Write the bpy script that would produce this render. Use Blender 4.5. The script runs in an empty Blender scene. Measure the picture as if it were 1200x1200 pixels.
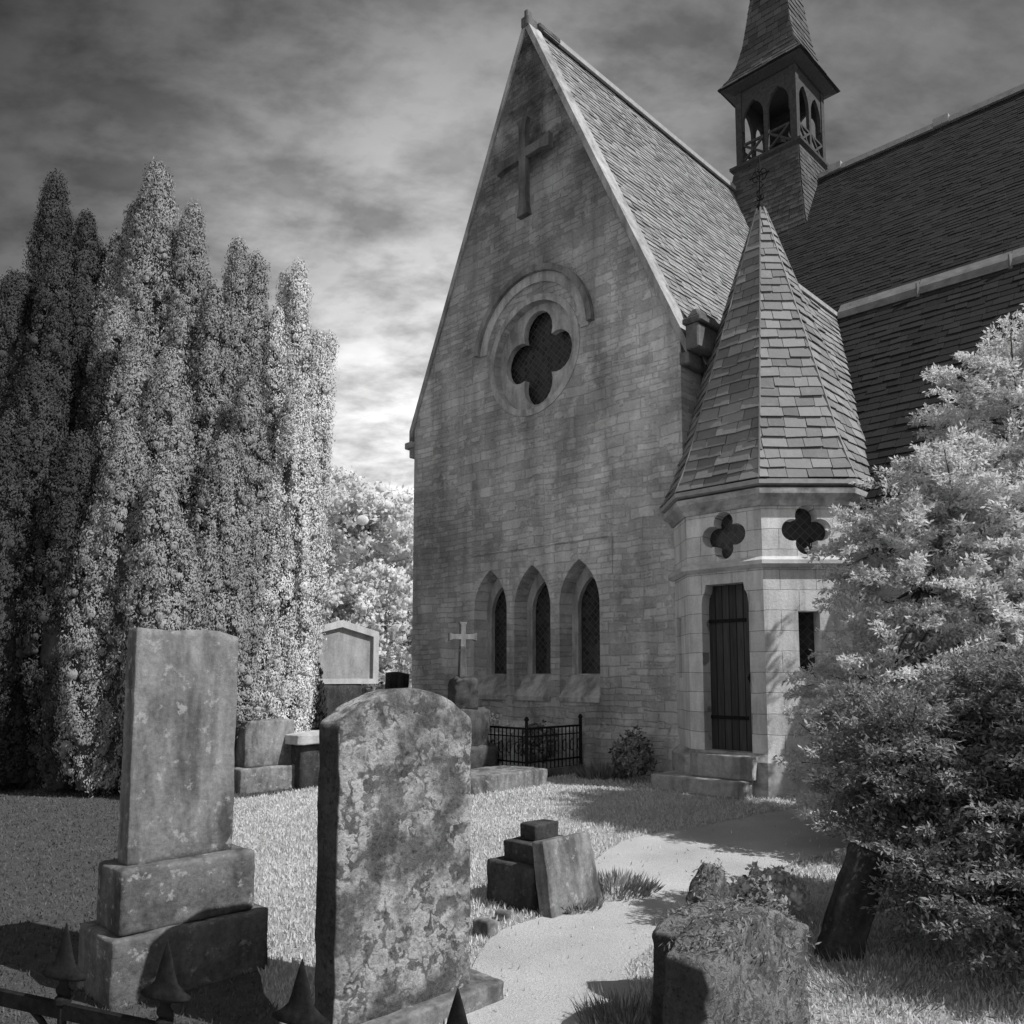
import bpy, bmesh, math, random
import numpy as np
from mathutils import Vector, Matrix, noise as mnoise
from mathutils.geometry import tessellate_polygon
rnd = random.Random(7)
rng = np.random.default_rng(11)
R = math.radians
scn = bpy.context.scene
C = scn.collection

# ------------------------------------------------------------------ camera
cam_d = bpy.data.cameras.new("camera")
cam = bpy.data.objects.new("camera", cam_d); C.objects.link(cam)
cam.location = (0, 0, 1.55)
cam.rotation_euler = (R(90 + 5.5), 0, 0)
cam_d.sensor_width = 36; cam_d.lens = 36 * 957 / 1200
cam_d.shift_y = 98 / 1200
cam_d.clip_start = 0.05; cam_d.clip_end = 6000
scn.camera = cam

# ------------------------------------------------------------------ light
SUN_EL = R(47)
SUN_H = Vector((0.890, -0.456)).normalized()
sun_dir = Vector((SUN_H.x * math.cos(SUN_EL), SUN_H.y * math.cos(SUN_EL), math.sin(SUN_EL)))
sd = bpy.data.lights.new("sun", 'SUN'); sd.energy = 4.9; sd.angle = R(0.55); sd.color = (1, 1, 1)
so = bpy.data.objects.new("sun", sd); C.objects.link(so)
so.location = (30, -10, 30)
so.rotation_euler = (-sun_dir).to_track_quat('-Z', 'Y').to_euler()

scn.view_settings.view_transform = 'Standard'
scn.view_settings.look = 'None'
scn.view_settings.exposure = 0.22
scn.view_settings.gamma = 1.0

world = bpy.data.worlds.new("World"); scn.world = world
world.use_nodes = True
wt = world.node_tree; wt.nodes.clear()
def N(t, typ, **kw):
    n = t.nodes.new(typ)
    for k, v in kw.items(): setattr(n, k, v)
    return n
def mth(t, op, a, b=None, clamp=False):
    n = N(t, 'ShaderNodeMath', operation=op, use_clamp=clamp)
    for i, v in enumerate((a, b)):
        if v is None: continue
        if isinstance(v, (int, float)): n.inputs[i].default_value = v
        else: t.links.new(v, n.inputs[i])
    return n.outputs[0]
def ramp(t, fac, stops, interp='LINEAR'):
    n = N(t, 'ShaderNodeValToRGB'); n.color_ramp.interpolation = interp
    e = n.color_ramp.elements
    while len(e) < len(stops): e.new(0.5)
    for q, (p, v) in zip(e, stops): q.position = p; q.color = (v, v, v, 1)
    t.links.new(fac, n.inputs[0]); return n.outputs[0]
sky = N(wt, 'ShaderNodeTexSky', sky_type='NISHITA', sun_disc=False)
sky.sun_elevation = SUN_EL; sky.sun_rotation = math.atan2(SUN_H.x, SUN_H.y)
bw = N(wt, 'ShaderNodeRGBToBW'); wt.links.new(sky.outputs[0], bw.inputs[0])
tc = N(wt, 'ShaderNodeTexCoord')
sep = N(wt, 'ShaderNodeSeparateXYZ'); wt.links.new(tc.outputs['Generated'], sep.inputs[0])
zz = mth(wt, 'MAXIMUM', sep.outputs[2], 0.0)
# clouds on a flat layer overhead: direction / (z + c)
den = mth(wt, 'ADD', zz, 0.42)
cx = mth(wt, 'DIVIDE', sep.outputs[0], den); cy = mth(wt, 'DIVIDE', sep.outputs[1], den)
comb = N(wt, 'ShaderNodeCombineXYZ')
wt.links.new(cx, comb.inputs[0]); wt.links.new(cy, comb.inputs[1])
def wnoise(scale, detail, rough, off=(0, 0, 0), sc=(1, 1, 1), dist=0.0):
    mp = N(wt, 'ShaderNodeMapping'); mp.inputs['Location'].default_value = off; mp.inputs['Scale'].default_value = sc
    mp.inputs['Rotation'].default_value = (0, 0, R(-28))
    wt.links.new(comb.outputs[0], mp.inputs[0])
    n = N(wt, 'ShaderNodeTexNoise'); n.inputs['Scale'].default_value = scale
    n.inputs['Detail'].default_value = detail; n.inputs['Roughness'].default_value = rough
    n.inputs['Distortion'].default_value = dist
    wt.links.new(mp.outputs[0], n.inputs['Vector']); return n.outputs[0]
streak = wnoise(7.5, 8, .58, (3.1, 1.7, 0), (1.0, 1.7, 1), .12)
broad = wnoise(3.0, 6, .58, (7.3, 2.2, 0), (1, 1.6, 1), .1)
m1 = ramp(wt, streak, [(.38, 0.0), (.60, 1.0)])
m2 = ramp(wt, broad, [(.36, 0.0), (.62, 1.0)])
mask = mth(wt, 'ADD', mth(wt, 'MULTIPLY', m1, .5), mth(wt, 'MULTIPLY', m2, .5))
def gauss(x0, z0, ax, az):
    dx = mth(wt, 'SUBTRACT', sep.outputs[0], x0); dz = mth(wt, 'SUBTRACT', sep.outputs[2], z0)
    r2 = mth(wt, 'ADD', mth(wt, 'MULTIPLY', mth(wt, 'MULTIPLY', dx, dx), ax), mth(wt, 'MULTIPLY', mth(wt, 'MULTIPLY', dz, dz), az))
    return mth(wt, 'MULTIPLY', mth(wt, 'POWER', 2.718, mth(wt, 'MULTIPLY', r2, -1.0)), front)
front = mth(wt, 'GREATER_THAN', sep.outputs[1], 0.0)
# a bright bank of cloud low down left of the church, thin bright veil overhead, edge darkening painted into the sky further left
bank = gauss(-.17, .25, 8.0, 13.0)
veil = gauss(-.02, .52, 6.0, 8.0)
leftd = gauss(-.64, .62, 4.2, 2.2)
# unseen sky behind the camera brightened, a fill added for the shaded front wall
back = ramp(wt, mth(wt, 'MULTIPLY', sep.outputs[1], -1.0), [(.0, 0), (.45, 1)])
base = mth(wt, 'MULTIPLY', bw.outputs[0], 0.05)
amp = mth(wt, 'ADD', mth(wt, 'ADD', mth(wt, 'MULTIPLY', bank, 9.6), mth(wt, 'MULTIPLY', veil, .55)), mth(wt, 'ADD', mth(wt, 'MULTIPLY', back, 4.2), 1.0))
tot = mth(wt, 'MULTIPLY', amp, mth(wt, 'ADD', mth(wt, 'MULTIPLY', mask, 1.0), .32))
tot = mth(wt, 'ADD', mth(wt, 'ADD', tot, base), .25)
tot = mth(wt, 'MULTIPLY', tot, mth(wt, 'SUBTRACT', 1.0, mth(wt, 'MULTIPLY', leftd, .86)))
cc = N(wt, 'ShaderNodeCombineColor')
for i in range(3): wt.links.new(tot, cc.inputs[i])
bg = N(wt, 'ShaderNodeBackground'); bg.inputs[1].default_value = 0.10
wt.links.new(cc.outputs[0], bg.inputs[0])
wo = N(wt, 'ShaderNodeOutputWorld'); wt.links.new(bg.outputs[0], wo.inputs[0])

# ------------------------------------------------------------------ materials
def mat_new(name, rough=.9):
    m = bpy.data.materials.new(name); m.use_nodes = True
    t = m.node_tree; b = t.nodes['Principled BSDF']
    b.inputs['Roughness'].default_value = rough
    if 'Specular IOR Level' in b.inputs: b.inputs['Specular IOR Level'].default_value = .12
    return m, t, b
def coord(t, scale=1.0, kind='Object'):
    c = N(t, 'ShaderNodeTexCoord')
    if scale == 1.0: return c.outputs[kind]
    mp = N(t, 'ShaderNodeMapping')
    mp.inputs['Scale'].default_value = scale if isinstance(scale, tuple) else (scale,) * 3
    t.links.new(c.outputs[kind], mp.inputs[0]); return mp.outputs[0]
def noise(t, vec, scale, detail=6, rough=.6, dist=0.0):
    n = N(t, 'ShaderNodeTexNoise'); n.inputs['Scale'].default_value = scale
    n.inputs['Detail'].default_value = detail; n.inputs['Roughness'].default_value = rough
    n.inputs['Distortion'].default_value = dist
    if vec is not None: t.links.new(vec, n.inputs['Vector'])
    return n.outputs[0]
def setcol(t, b, val):
    c = N(t, 'ShaderNodeCombineColor')
    for i in range(3): t.links.new(val, c.inputs[i])
    t.links.new(c.outputs[0], b.inputs['Base Color'])
def bump(t, b, h, strength=.5, dist=.02):
    n = N(t, 'ShaderNodeBump'); n.inputs['Strength'].default_value = strength; n.inputs['Distance'].default_value = dist
    t.links.new(h, n.inputs['Height']); t.links.new(n.outputs[0], b.inputs['Normal'])
def mixv(t, f, a, bb):
    # a + f*(b-a)
    return mth(t, 'ADD', mth(t, 'MULTIPLY', mth(t, 'SUBTRACT', 1.0, f), a), mth(t, 'MULTIPLY', f, bb))

def stone_plain(name, lo, hi, scale=6, spots=.0, bumpd=.012, spot_v=.5, stain=.5):
    m, t, b = mat_new(name)
    v = coord(t)
    big = noise(t, v, scale * .25, 4, .6)
    fine = noise(t, v, scale * 5, 8, .75)
    f = mth(t, 'ADD', mth(t, 'MULTIPLY', big, .55), mth(t, 'MULTIPLY', fine, .45))
    val = ramp(t, f, [(.38, lo), (.62, hi)])
    vv = coord(t, (scale * 1.1, scale * .25, scale * 1.1))
    st = ramp(t, noise(t, vv, 1.2, 5, .6), [(.42, 1.0), (.66, 1 - stain)])
    val = mth(t, 'MULTIPLY', val, st)
    if spots:
        s = ramp(t, noise(t, v, scale * 2.2, 5, .7), [(.58, 0), (.66, 1)])
        s = mth(t, 'MULTIPLY', s, spots)
        val = mixv(t, s, val, spot_v)
    setcol(t, b, val)
    bump(t, b, mth(t, 'ADD', fine, mth(t, 'MULTIPLY', big, .7)), .55, bumpd)
    return m

def stone_wall(name, lo, hi, soot=.55):
    """squared rubble in courses: object XY is the wall plane"""
    m, t, b = mat_new(name)
    v = coord(t)
    # wobble the courses a little
    wob = N(t, 'ShaderNodeTexNoise'); wob.inputs['Scale'].default_value = 1.6; wob.inputs['Detail'].default_value = 2
    t.links.new(v, wob.inputs['Vector'])
    va = N(t, 'ShaderNodeVectorMath', operation='SCALE'); va.inputs['Scale'].default_value = .12
    t.links.new(wob.outputs['Color'], va.inputs[0])
    vb = N(t, 'ShaderNodeVectorMath', operation='ADD'); t.links.new(v, vb.inputs[0]); t.links.new(va.outputs[0], vb.inputs[1])
    vals = []; hs = []
    for (w, h, off) in ((.46, .175, .5), (.25, .10, .37)):
        br = N(t, 'ShaderNodeTexBrick'); br.offset = off; br.squash = 1.5; br.squash_frequency = 3
        br.inputs['Scale'].default_value = 1.0
        br.inputs['Brick Width'].default_value = w; br.inputs['Row Height'].default_value = h
        br.inputs['Mortar Size'].default_value = .009; br.inputs['Mortar Smooth'].default_value = .6
        br.inputs['Color1'].default_value = (0, 0, 0, 1); br.inputs['Color2'].default_value = (1, 1, 1, 1)
        br.inputs['Mortar'].default_value = (.5, .5, .5, 1)
        t.links.new(vb.outputs[0], br.inputs['Vector'])
        vals.append(br.outputs['Color']); hs.append(br.outputs['Fac'])
    sel = ramp(t, noise(t, v, .8, 5, .7), [(.47, 0), (.50, 1)])
    bw1 = N(t, 'ShaderNodeRGBToBW'); t.links.new(vals[0], bw1.inputs[0])
    bw2 = N(t, 'ShaderNodeRGBToBW'); t.links.new(vals[1], bw2.inputs[0])
    bv = mixv(t, sel, bw1.outputs[0], bw2.outputs[0])
    mo = mixv(t, sel, hs[0], hs[1])
    fine = noise(t, v, 24, 8, .75); mid = noise(t, v, 3.2, 5, .65)
    f = mth(t, 'ADD', mth(t, 'ADD', mth(t, 'MULTIPLY', bv, .30), mth(t, 'MULTIPLY', fine, .72)), mth(t, 'MULTIPLY', mid, .45))
    val = ramp(t, f, [(.40, lo), (.92, hi)])
    # run-down soot streaks and blotches, heavier in patches
    vs = coord(t, (1.3, .22, 1))
    s1 = ramp(t, noise(t, vs, 1.15, 6, .6, .3), [(.40, 1.0), (.66, 1 - soot)])
    s2 = ramp(t, noise(t, v, .42, 4, .55), [(.38, 1.0), (.66, 1 - soot * .8)])
    val = mth(t, 'MULTIPLY', val, mth(t, 'MULTIPLY', s1, s2))
    pale = ramp(t, noise(t, v, 2.0, 5, .7), [(.55, 0), (.70, .55)])
    val = mixv(t, pale, val, hi)
    # soot blotches, plus edge darkening painted in towards the gable's point
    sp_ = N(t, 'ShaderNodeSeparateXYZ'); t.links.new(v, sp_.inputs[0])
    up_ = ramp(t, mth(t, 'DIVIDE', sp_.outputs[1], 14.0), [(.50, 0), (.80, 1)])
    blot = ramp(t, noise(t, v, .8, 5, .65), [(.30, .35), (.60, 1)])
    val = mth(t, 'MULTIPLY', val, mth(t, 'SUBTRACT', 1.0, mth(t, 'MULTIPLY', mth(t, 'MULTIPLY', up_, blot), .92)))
    setcol(t, b, val)
    hgt = mth(t, 'SUBTRACT', mth(t, 'ADD', mth(t, 'MULTIPLY', fine, .55), mth(t, 'MULTIPLY', bv, .35)), mth(t, 'MULTIPLY', mo, .9))
    bump(t, b, hgt, .85, .03)
    return m

def ashlar(name, lo, hi):
    m, t, b = mat_new(name); v = coord(t)
    br = N(t, 'ShaderNodeTexBrick'); br.offset = .5
    br.inputs['Scale'].default_value = 1; br.inputs['Brick Width'].default_value = .47; br.inputs['Row Height'].default_value = .265
    br.inputs['Mortar Size'].default_value = .005; br.inputs['Mortar Smooth'].default_value = .5
    br.inputs['Color1'].default_value = (.2,) * 3 + (1,); br.inputs['Color2'].default_value = (.8,) * 3 + (1,); br.inputs['Mortar'].default_value = (.0,) * 3 + (1,)
    wob = N(t, 'ShaderNodeTexNoise'); wob.inputs['Scale'].default_value = 3; t.links.new(v, wob.inputs['Vector'])
    va = N(t, 'ShaderNodeVectorMath', operation='SCALE'); va.inputs['Scale'].default_value = .03; t.links.new(wob.outputs['Color'], va.inputs[0])
    vb = N(t, 'ShaderNodeVectorMath', operation='ADD'); t.links.new(v, vb.inputs[0]); t.links.new(va.outputs[0], vb.inputs[1]); t.links.new(vb.outputs[0], br.inputs['Vector'])
    g_ = N(t, 'ShaderNodeRGBToBW'); t.links.new(br.outputs['Color'], g_.inputs[0])
    fine = noise(t, v, 30, 7, .75); mid = noise(t, v, 2.2, 5, .6)
    f = mth(t, 'ADD', mth(t, 'ADD', mth(t, 'MULTIPLY', g_.outputs[0], .25), mth(t, 'MULTIPLY', fine, .45)), mth(t, 'MULTIPLY', mid, .4))
    val = ramp(t, f, [(.30, lo), (.72, hi)])
    st = ramp(t, noise(t, coord(t, (4.5, .7, 1)), 1.0, 6, .65), [(.44, 1.0), (.68, .58)])
    val = mth(t, 'MULTIPLY', val, st)
    val = mth(t, 'MULTIPLY', val, mth(t, 'SUBTRACT', 1.0, mth(t, 'MULTIPLY', br.outputs['Fac'], .45)))
    setcol(t, b, val); bump(t, b, mth(t, 'SUBTRACT', fine, br.outputs['Fac']), .6, .012)
    return m

def slate_mat(name, lo, hi, lich=.25, lv=.4):
    m, t, b = mat_new(name, .7)
    g = N(t, 'ShaderNodeNewGeometry')
    v = coord(t)
    fine = noise(t, v, 14, 6, .7); mid = noise(t, v, 1.1, 5, .6)
    f = mth(t, 'ADD', mth(t, 'MULTIPLY', g.outputs['Random Per Island'], .5), mth(t, 'ADD', mth(t, 'MULTIPLY', fine, .3), mth(t, 'MULTIPLY', mid, .35)))
    val = ramp(t, f, [(.2, lo), (.95, hi)])
    l = mth(t, 'MULTIPLY', ramp(t, noise(t, v, 5.5, 6, .75), [(.56, 0), (.68, 1)]), lich)
    val = mixv(t, l, val, lv)
    setcol(t, b, val); bump(t, b, fine, .5, .012)
    return m

def leaf_mat(name, lo, hi, trans=.25, patch=.6, rw=.40):
    m, t, b = mat_new(name, .85)
    g = N(t, 'ShaderNodeNewGeometry')
    v = coord(t)
    f = mth(t, 'ADD', mth(t, 'MULTIPLY', g.outputs['Random Per Island'], rw), mth(t, 'MULTIPLY', noise(t, v, 1.4, 4, .6), patch))
    val = ramp(t, f, [(.2, lo), (.9, hi)])
    setcol(t, b, val)
    tr = N(t, 'ShaderNodeBsdfTranslucent')
    cc = [n for n in t.nodes if n.type == 'COMBINE_COLOR'][-1]
    t.links.new(cc.outputs[0], tr.inputs['Color'])
    mx = N(t, 'ShaderNodeMixShader'); mx.inputs[0].default_value = trans
    t.links.new(b.outputs[0], mx.inputs[1]); t.links.new(tr.outputs[0], mx.inputs[2])
    t.links.new(mx.outputs[0], t.nodes['Material Output'].inputs['Surface'])
    return m

def lichen_mat(name, lo, hi, lv, amount=.5, sc=1.0):
    """dark weathered slab under overlapping pale lichen rosettes"""
    m, t, b = mat_new(name)
    v = coord(t)
    fine = noise(t, v, 60 * sc, 8, .78); mid = noise(t, v, 7 * sc, 6, .65)
    f = mth(t, 'ADD', mth(t, 'MULTIPLY', fine, .5), mth(t, 'MULTIPLY', mid, .5))
    val = ramp(t, f, [(.36, lo), (.66, hi)])
    wv = N(t, 'ShaderNodeTexNoise'); wv.inputs['Scale'].default_value = 16 * sc; wv.inputs['Detail'].default_value = 5
    t.links.new(v, wv.inputs['Vector'])
    sc_ = N(t, 'ShaderNodeVectorMath', operation='SCALE'); sc_.inputs['Scale'].default_value = .16 / sc
    t.links.new(wv.outputs['Color'], sc_.inputs[0])
    ad = N(t, 'ShaderNodeVectorMath', operation='ADD'); t.links.new(v, ad.inputs[0]); t.links.new(sc_.outputs[0], ad.inputs[1])
    where = ramp(t, noise(t, v, 3.0 * sc, 4, .65), [(.60 - amount * .3, 0), (.74 - amount * .3, 1)])
    tot_r = None
    for vsc in (12.0, 25.0):
        vo = N(t, 'ShaderNodeTexVoronoi'); vo.inputs['Scale'].default_value = vsc * sc
        t.links.new(ad.outputs[0], vo.inputs['Vector'])
        d = mth(t, 'ADD', vo.outputs['Distance'], mth(t, 'MULTIPLY', mth(t, 'SUBTRACT', fine, .5), .9))
        ringv = ramp(t, d, [(.0, .75), (.18, .6), (.34, .85), (.46, .8), (.60, .2), (.74, 0)])
        sp = N(t, 'ShaderNodeSeparateColor'); t.links.new(vo.outputs['Color'], sp.inputs[0])
        on = ramp(t, sp.outputs[0], [(.25, 0), (.4, 1)])
        ringv = mth(t, 'MULTIPLY', ringv, on)
        tot_r = ringv if tot_r is None else mth(t, 'MAXIMUM', tot_r, mth(t, 'MULTIPLY', ringv, .85))
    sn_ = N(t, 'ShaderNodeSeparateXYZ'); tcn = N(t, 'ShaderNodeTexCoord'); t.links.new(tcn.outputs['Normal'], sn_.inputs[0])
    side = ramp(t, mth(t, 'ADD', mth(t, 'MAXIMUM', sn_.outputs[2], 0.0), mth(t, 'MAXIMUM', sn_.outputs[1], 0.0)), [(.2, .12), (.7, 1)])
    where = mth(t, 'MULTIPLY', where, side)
    lf = mth(t, 'MULTIPLY', mth(t, 'MULTIPLY', tot_r, where), mth(t, 'ADD', mth(t, 'MULTIPLY', fine, .8), .35), clamp=True)
    val = mixv(t, lf, val, lv)
    val = mth(t, 'MULTIPLY', val, mth(t, 'ADD', mth(t, 'MULTIPLY', side, .5), .5))  # painted shade: faces turned away from front and top get a darker colour
    pit = ramp(t, noise(t, v, 34 * sc, 5, .7), [(.34, .45), (.46, 1.0)])
    val = mth(t, 'MULTIPLY', val, pit)
    setcol(t, b, val)
    bump(t, b, mth(t, 'ADD', mth(t, 'ADD', fine, mth(t, 'MULTIPLY', mid, .8)), mth(t, 'MULTIPLY', lf, .5)), .8, .014)
    return m

def simple(name, lo, hi, scale=20, rough=.8, bd=.004, metal=0.0):
    m, t, b = mat_new(name, rough); v = coord(t)
    n = noise(t, v, scale, 5, .7)
    setcol(t, b, ramp(t, n, [(.3, lo), (.7, hi)])); bump(t, b, n, .4, bd)
    b.inputs['Metallic'].default_value = metal
    return m

M = {}
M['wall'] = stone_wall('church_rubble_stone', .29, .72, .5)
M['porch_stone'] = stone_plain('dressed_porch_stone', .36, .60, 3, .0, .008, stain=.32)
M['ashlar'] = ashlar('porch_ashlar', .34, .70)
M['trim'] = stone_plain('dressed_trim_stone', .26, .50, 4, .15, .01, .4)
M['dark_trim'] = stone_plain('sooty_carved_stone', .07, .16, 5, .1, .01, .25)
M['hood'] = stone_plain('weathered_mould_stone', .12, .26, 5, .1, .01, .3)
M['coping'] = stone_plain('pale_coping_stone', .22, .40, 4, .2, .01, .5)
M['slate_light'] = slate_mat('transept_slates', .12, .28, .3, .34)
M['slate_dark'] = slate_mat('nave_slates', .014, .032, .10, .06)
M['slate_spire'] = slate_mat('porch_slates', .10, .25, .2, .32)
M['slate_bell'] = slate_mat('bell_turret_slates', .035, .10, .2, .16)
M['lead'] = simple('weathered_lead', .22, .34, 9, .6)
M['old_lead'] = simple('darkened_lead', .10, .20, 5, .7)
M['timber'] = simple('painted_bell_timber', .025, .065, 14, .7)
M['timber_dark'] = simple('dark_timber', .03, .06, 18, .7)
M['iron'] = simple('old_black_iron', .004, .018, 45, .8, .006)
M['underlay'] = simple('roof_battens', .02, .03, 8, .9)
# glass: dark leaded panes
m, t, b = mat_new('leaded_window_glass', .2); b.inputs['Specular IOR Level'].default_value = .5
v = coord(t)
rotv = N(t, 'ShaderNodeMapping'); rotv.inputs['Rotation'].default_value = (0, 0, R(45)); t.links.new(v, rotv.inputs[0])
br = N(t, 'ShaderNodeTexBrick'); br.offset = 0
br.inputs['Scale'].default_value = 1; br.inputs['Brick Width'].default_value = .09; br.inputs['Row Height'].default_value = .09
br.inputs['Mortar Size'].default_value = .006
br.inputs['Color1'].default_value = (.012,) * 3 + (1,); br.inputs['Color2'].default_value = (.035,) * 3 + (1,); br.inputs['Mortar'].default_value = (.06,) * 3 + (1,)
t.links.new(rotv.outputs[0], br.inputs['Vector']); t.links.new(br.outputs['Color'], b.inputs['Base Color'])
bump(t, b, mth(t, 'ADD', br.outputs['Fac'], mth(t, 'MULTIPLY', noise(t, v, 9, 2, .5), .8)), .6, .012)
M['glass'] = m
# door planks
m, t, b = mat_new('plank_door_wood', .7)
v = coord(t)
br = N(t, 'ShaderNodeTexBrick'); br.offset = 0
br.inputs['Scale'].default_value = 1; br.inputs['Brick Width'].default_value = .105; br.inputs['Row Height'].default_value = 9
br.inputs['Mortar Size'].default_value = .006
br.inputs['Color1'].default_value = (.4,) * 3 + (1,); br.inputs['Color2'].default_value = (.7,) * 3 + (1,); br.inputs['Mortar'].default_value = (.08,) * 3 + (1,)
t.links.new(v, br.inputs['Vector'])
gr = noise(t, coord(t, (30, 1.6, 30)), 1.4, 6, .7)
bb = N(t, 'ShaderNodeRGBToBW'); t.links.new(br.outputs['Color'], bb.inputs[0])
setcol(t, b, mth(t, 'MULTIPLY', mth(t, 'MULTIPLY', bb.outputs[0], gr), .20)); bump(t, b, mth(t, 'SUBTRACT', gr, br.outputs['Fac']), .6, .01)
M['door'] = m

M['lichen'] = lichen_mat('lichened_headstone', .03, .15, .52, .60)
M['grave_a'] = stone_plain('weathered_pale_headstone', .10, .27, 6, .5, .010, .38, .6)
M['grave_b'] = stone_plain('weathered_plinth_stone', .06, .19, 6, .6, .014, .36, .5)
M['grave_c'] = stone_plain('clean_pale_monument', .34, .50, 6, .3, .006, .52, .25)
M['grave_e'] = stone_plain('grey_tablet_stone', .20, .36, 6, .2, .006, .45, .3)
M['grave_d'] = stone_plain('dark_grave_stone', .028, .085, 7, .35, .01, .16)  # lowered so the colour carries shade on pedestal, cross base and chest sides
M['moss'] = lichen_mat('mossy_headstone', .04, .13, .28, .75, 1.6)
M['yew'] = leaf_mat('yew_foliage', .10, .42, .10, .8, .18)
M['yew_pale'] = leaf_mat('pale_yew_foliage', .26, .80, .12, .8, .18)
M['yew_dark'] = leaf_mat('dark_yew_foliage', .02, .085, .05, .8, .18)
M['bush'] = leaf_mat('pale_feathery_foliage', .40, .90, .45)
M['bush_dark'] = leaf_mat('dark_shrub_foliage', .10, .38, .3)
M['broad'] = leaf_mat('bright_broadleaf_foliage', .50, .92, .45)
M['ivy'] = leaf_mat('ivy_and_dry_grass', .08, .34, .2)
M['grass'] = leaf_mat('lawn_blades', .42, .74, .3, .5)
M['turf_dark'] = leaf_mat('painted_shade_turf', .05, .15, .2)  # blades coloured dark to stand in for shade on the left ground
M['weed'] = leaf_mat('weed_leaves', .08, .30, .25)
M['core'] = simple('light_block_core', .04, .09, 12)  # for the added light-blocking cores inside the yews
M['bark'] = simple('rough_bark', .025, .11, 22, .95, .05)
M['flower'] = leaf_mat('white_petals', .55, .8, .2)

m, t, b = mat_new('turf_and_earth', 1.0)
v = coord(t)
n1 = noise(t, v, .55, 5, .6); n2 = noise(t, v, 9, 7, .75); n3 = noise(t, v, 60, 4, .8)
f = mth(t, 'ADD', mth(t, 'ADD', mth(t, 'MULTIPLY', n1, .5), mth(t, 'MULTIPLY', n2, .3)), mth(t, 'MULTIPLY', n3, .2))
val = ramp(t, f, [(.32, .26), (.66, .56)])
setcol(t, b, val); bump(t, b, mth(t, 'ADD', n2, n3), .8, .03)
M['ground'] = m
m, t, b = mat_new('painted_shade_earth', 1.0)  # dark ground colour, painted shade for the lower left
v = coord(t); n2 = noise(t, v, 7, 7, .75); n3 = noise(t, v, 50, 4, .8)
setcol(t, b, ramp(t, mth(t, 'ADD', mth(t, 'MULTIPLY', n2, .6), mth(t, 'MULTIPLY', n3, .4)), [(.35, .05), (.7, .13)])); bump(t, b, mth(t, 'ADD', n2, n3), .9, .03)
M['ground_shade'] = m
m, t, b = mat_new('pale_gravel', 1.0)
v = coord(t); n1 = noise(t, v, .9, 4, .6); n3 = noise(t, v, 75, 4, .8)
setcol(t, b, ramp(t, mth(t, 'ADD', mth(t, 'MULTIPLY', n1, .5), mth(t, 'MULTIPLY', n3, .5)), [(.32, .31), (.66, .57)])); bump(t, b, n3, .8, .02)
M['gravel'] = m

# ------------------------------------------------------------------ helpers
WM = {}
def link(o): C.objects.link(o); return o
def thing(name, label, cat, loc=(0, 0, 0), rz=0, group=None, kind=None):
    o = link(bpy.data.objects.new(name, None)); o.empty_display_size = .3
    mw = Matrix.Translation(loc) @ Matrix.Rotation(rz, 4, 'Z')
    o.matrix_basis = mw; WM[o.name] = mw
    o['label'] = label; o['category'] = cat
    if group: o['group'] = group
    if kind: o['kind'] = kind
    return o
def tag(o, label, cat, group=None):
    o['label'] = label; o['category'] = cat
    if group: o['group'] = group
    return o
def mobj(name, me, mat, parent=None, mw=None, smooth=False):
    o = link(bpy.data.objects.new(name, me))
    if mat is not None and len(me.materials) == 0: me.materials.append(mat)
    mw = mw or Matrix.Identity(4)
    if parent is not None:
        o.parent = parent; o.matrix_parent_inverse = WM[parent.name].inverted()
    o.matrix_basis = mw
    WM[o.name] = mw if parent is None else mw
    if smooth:
        for p in me.polygons: p.use_smooth = True
    return o
def bm_mesh(bm, name):
    bmesh.ops.recalc_face_normals(bm, faces=bm.faces)
    me = bpy.data.meshes.new(name); bm.to_mesh(me); bm.free(); return me
def mesh(name, vs, fs):
    me = bpy.data.meshes.new(name); me.from_pydata([tuple(v) for v in vs], [], fs); me.update(); return me

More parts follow.
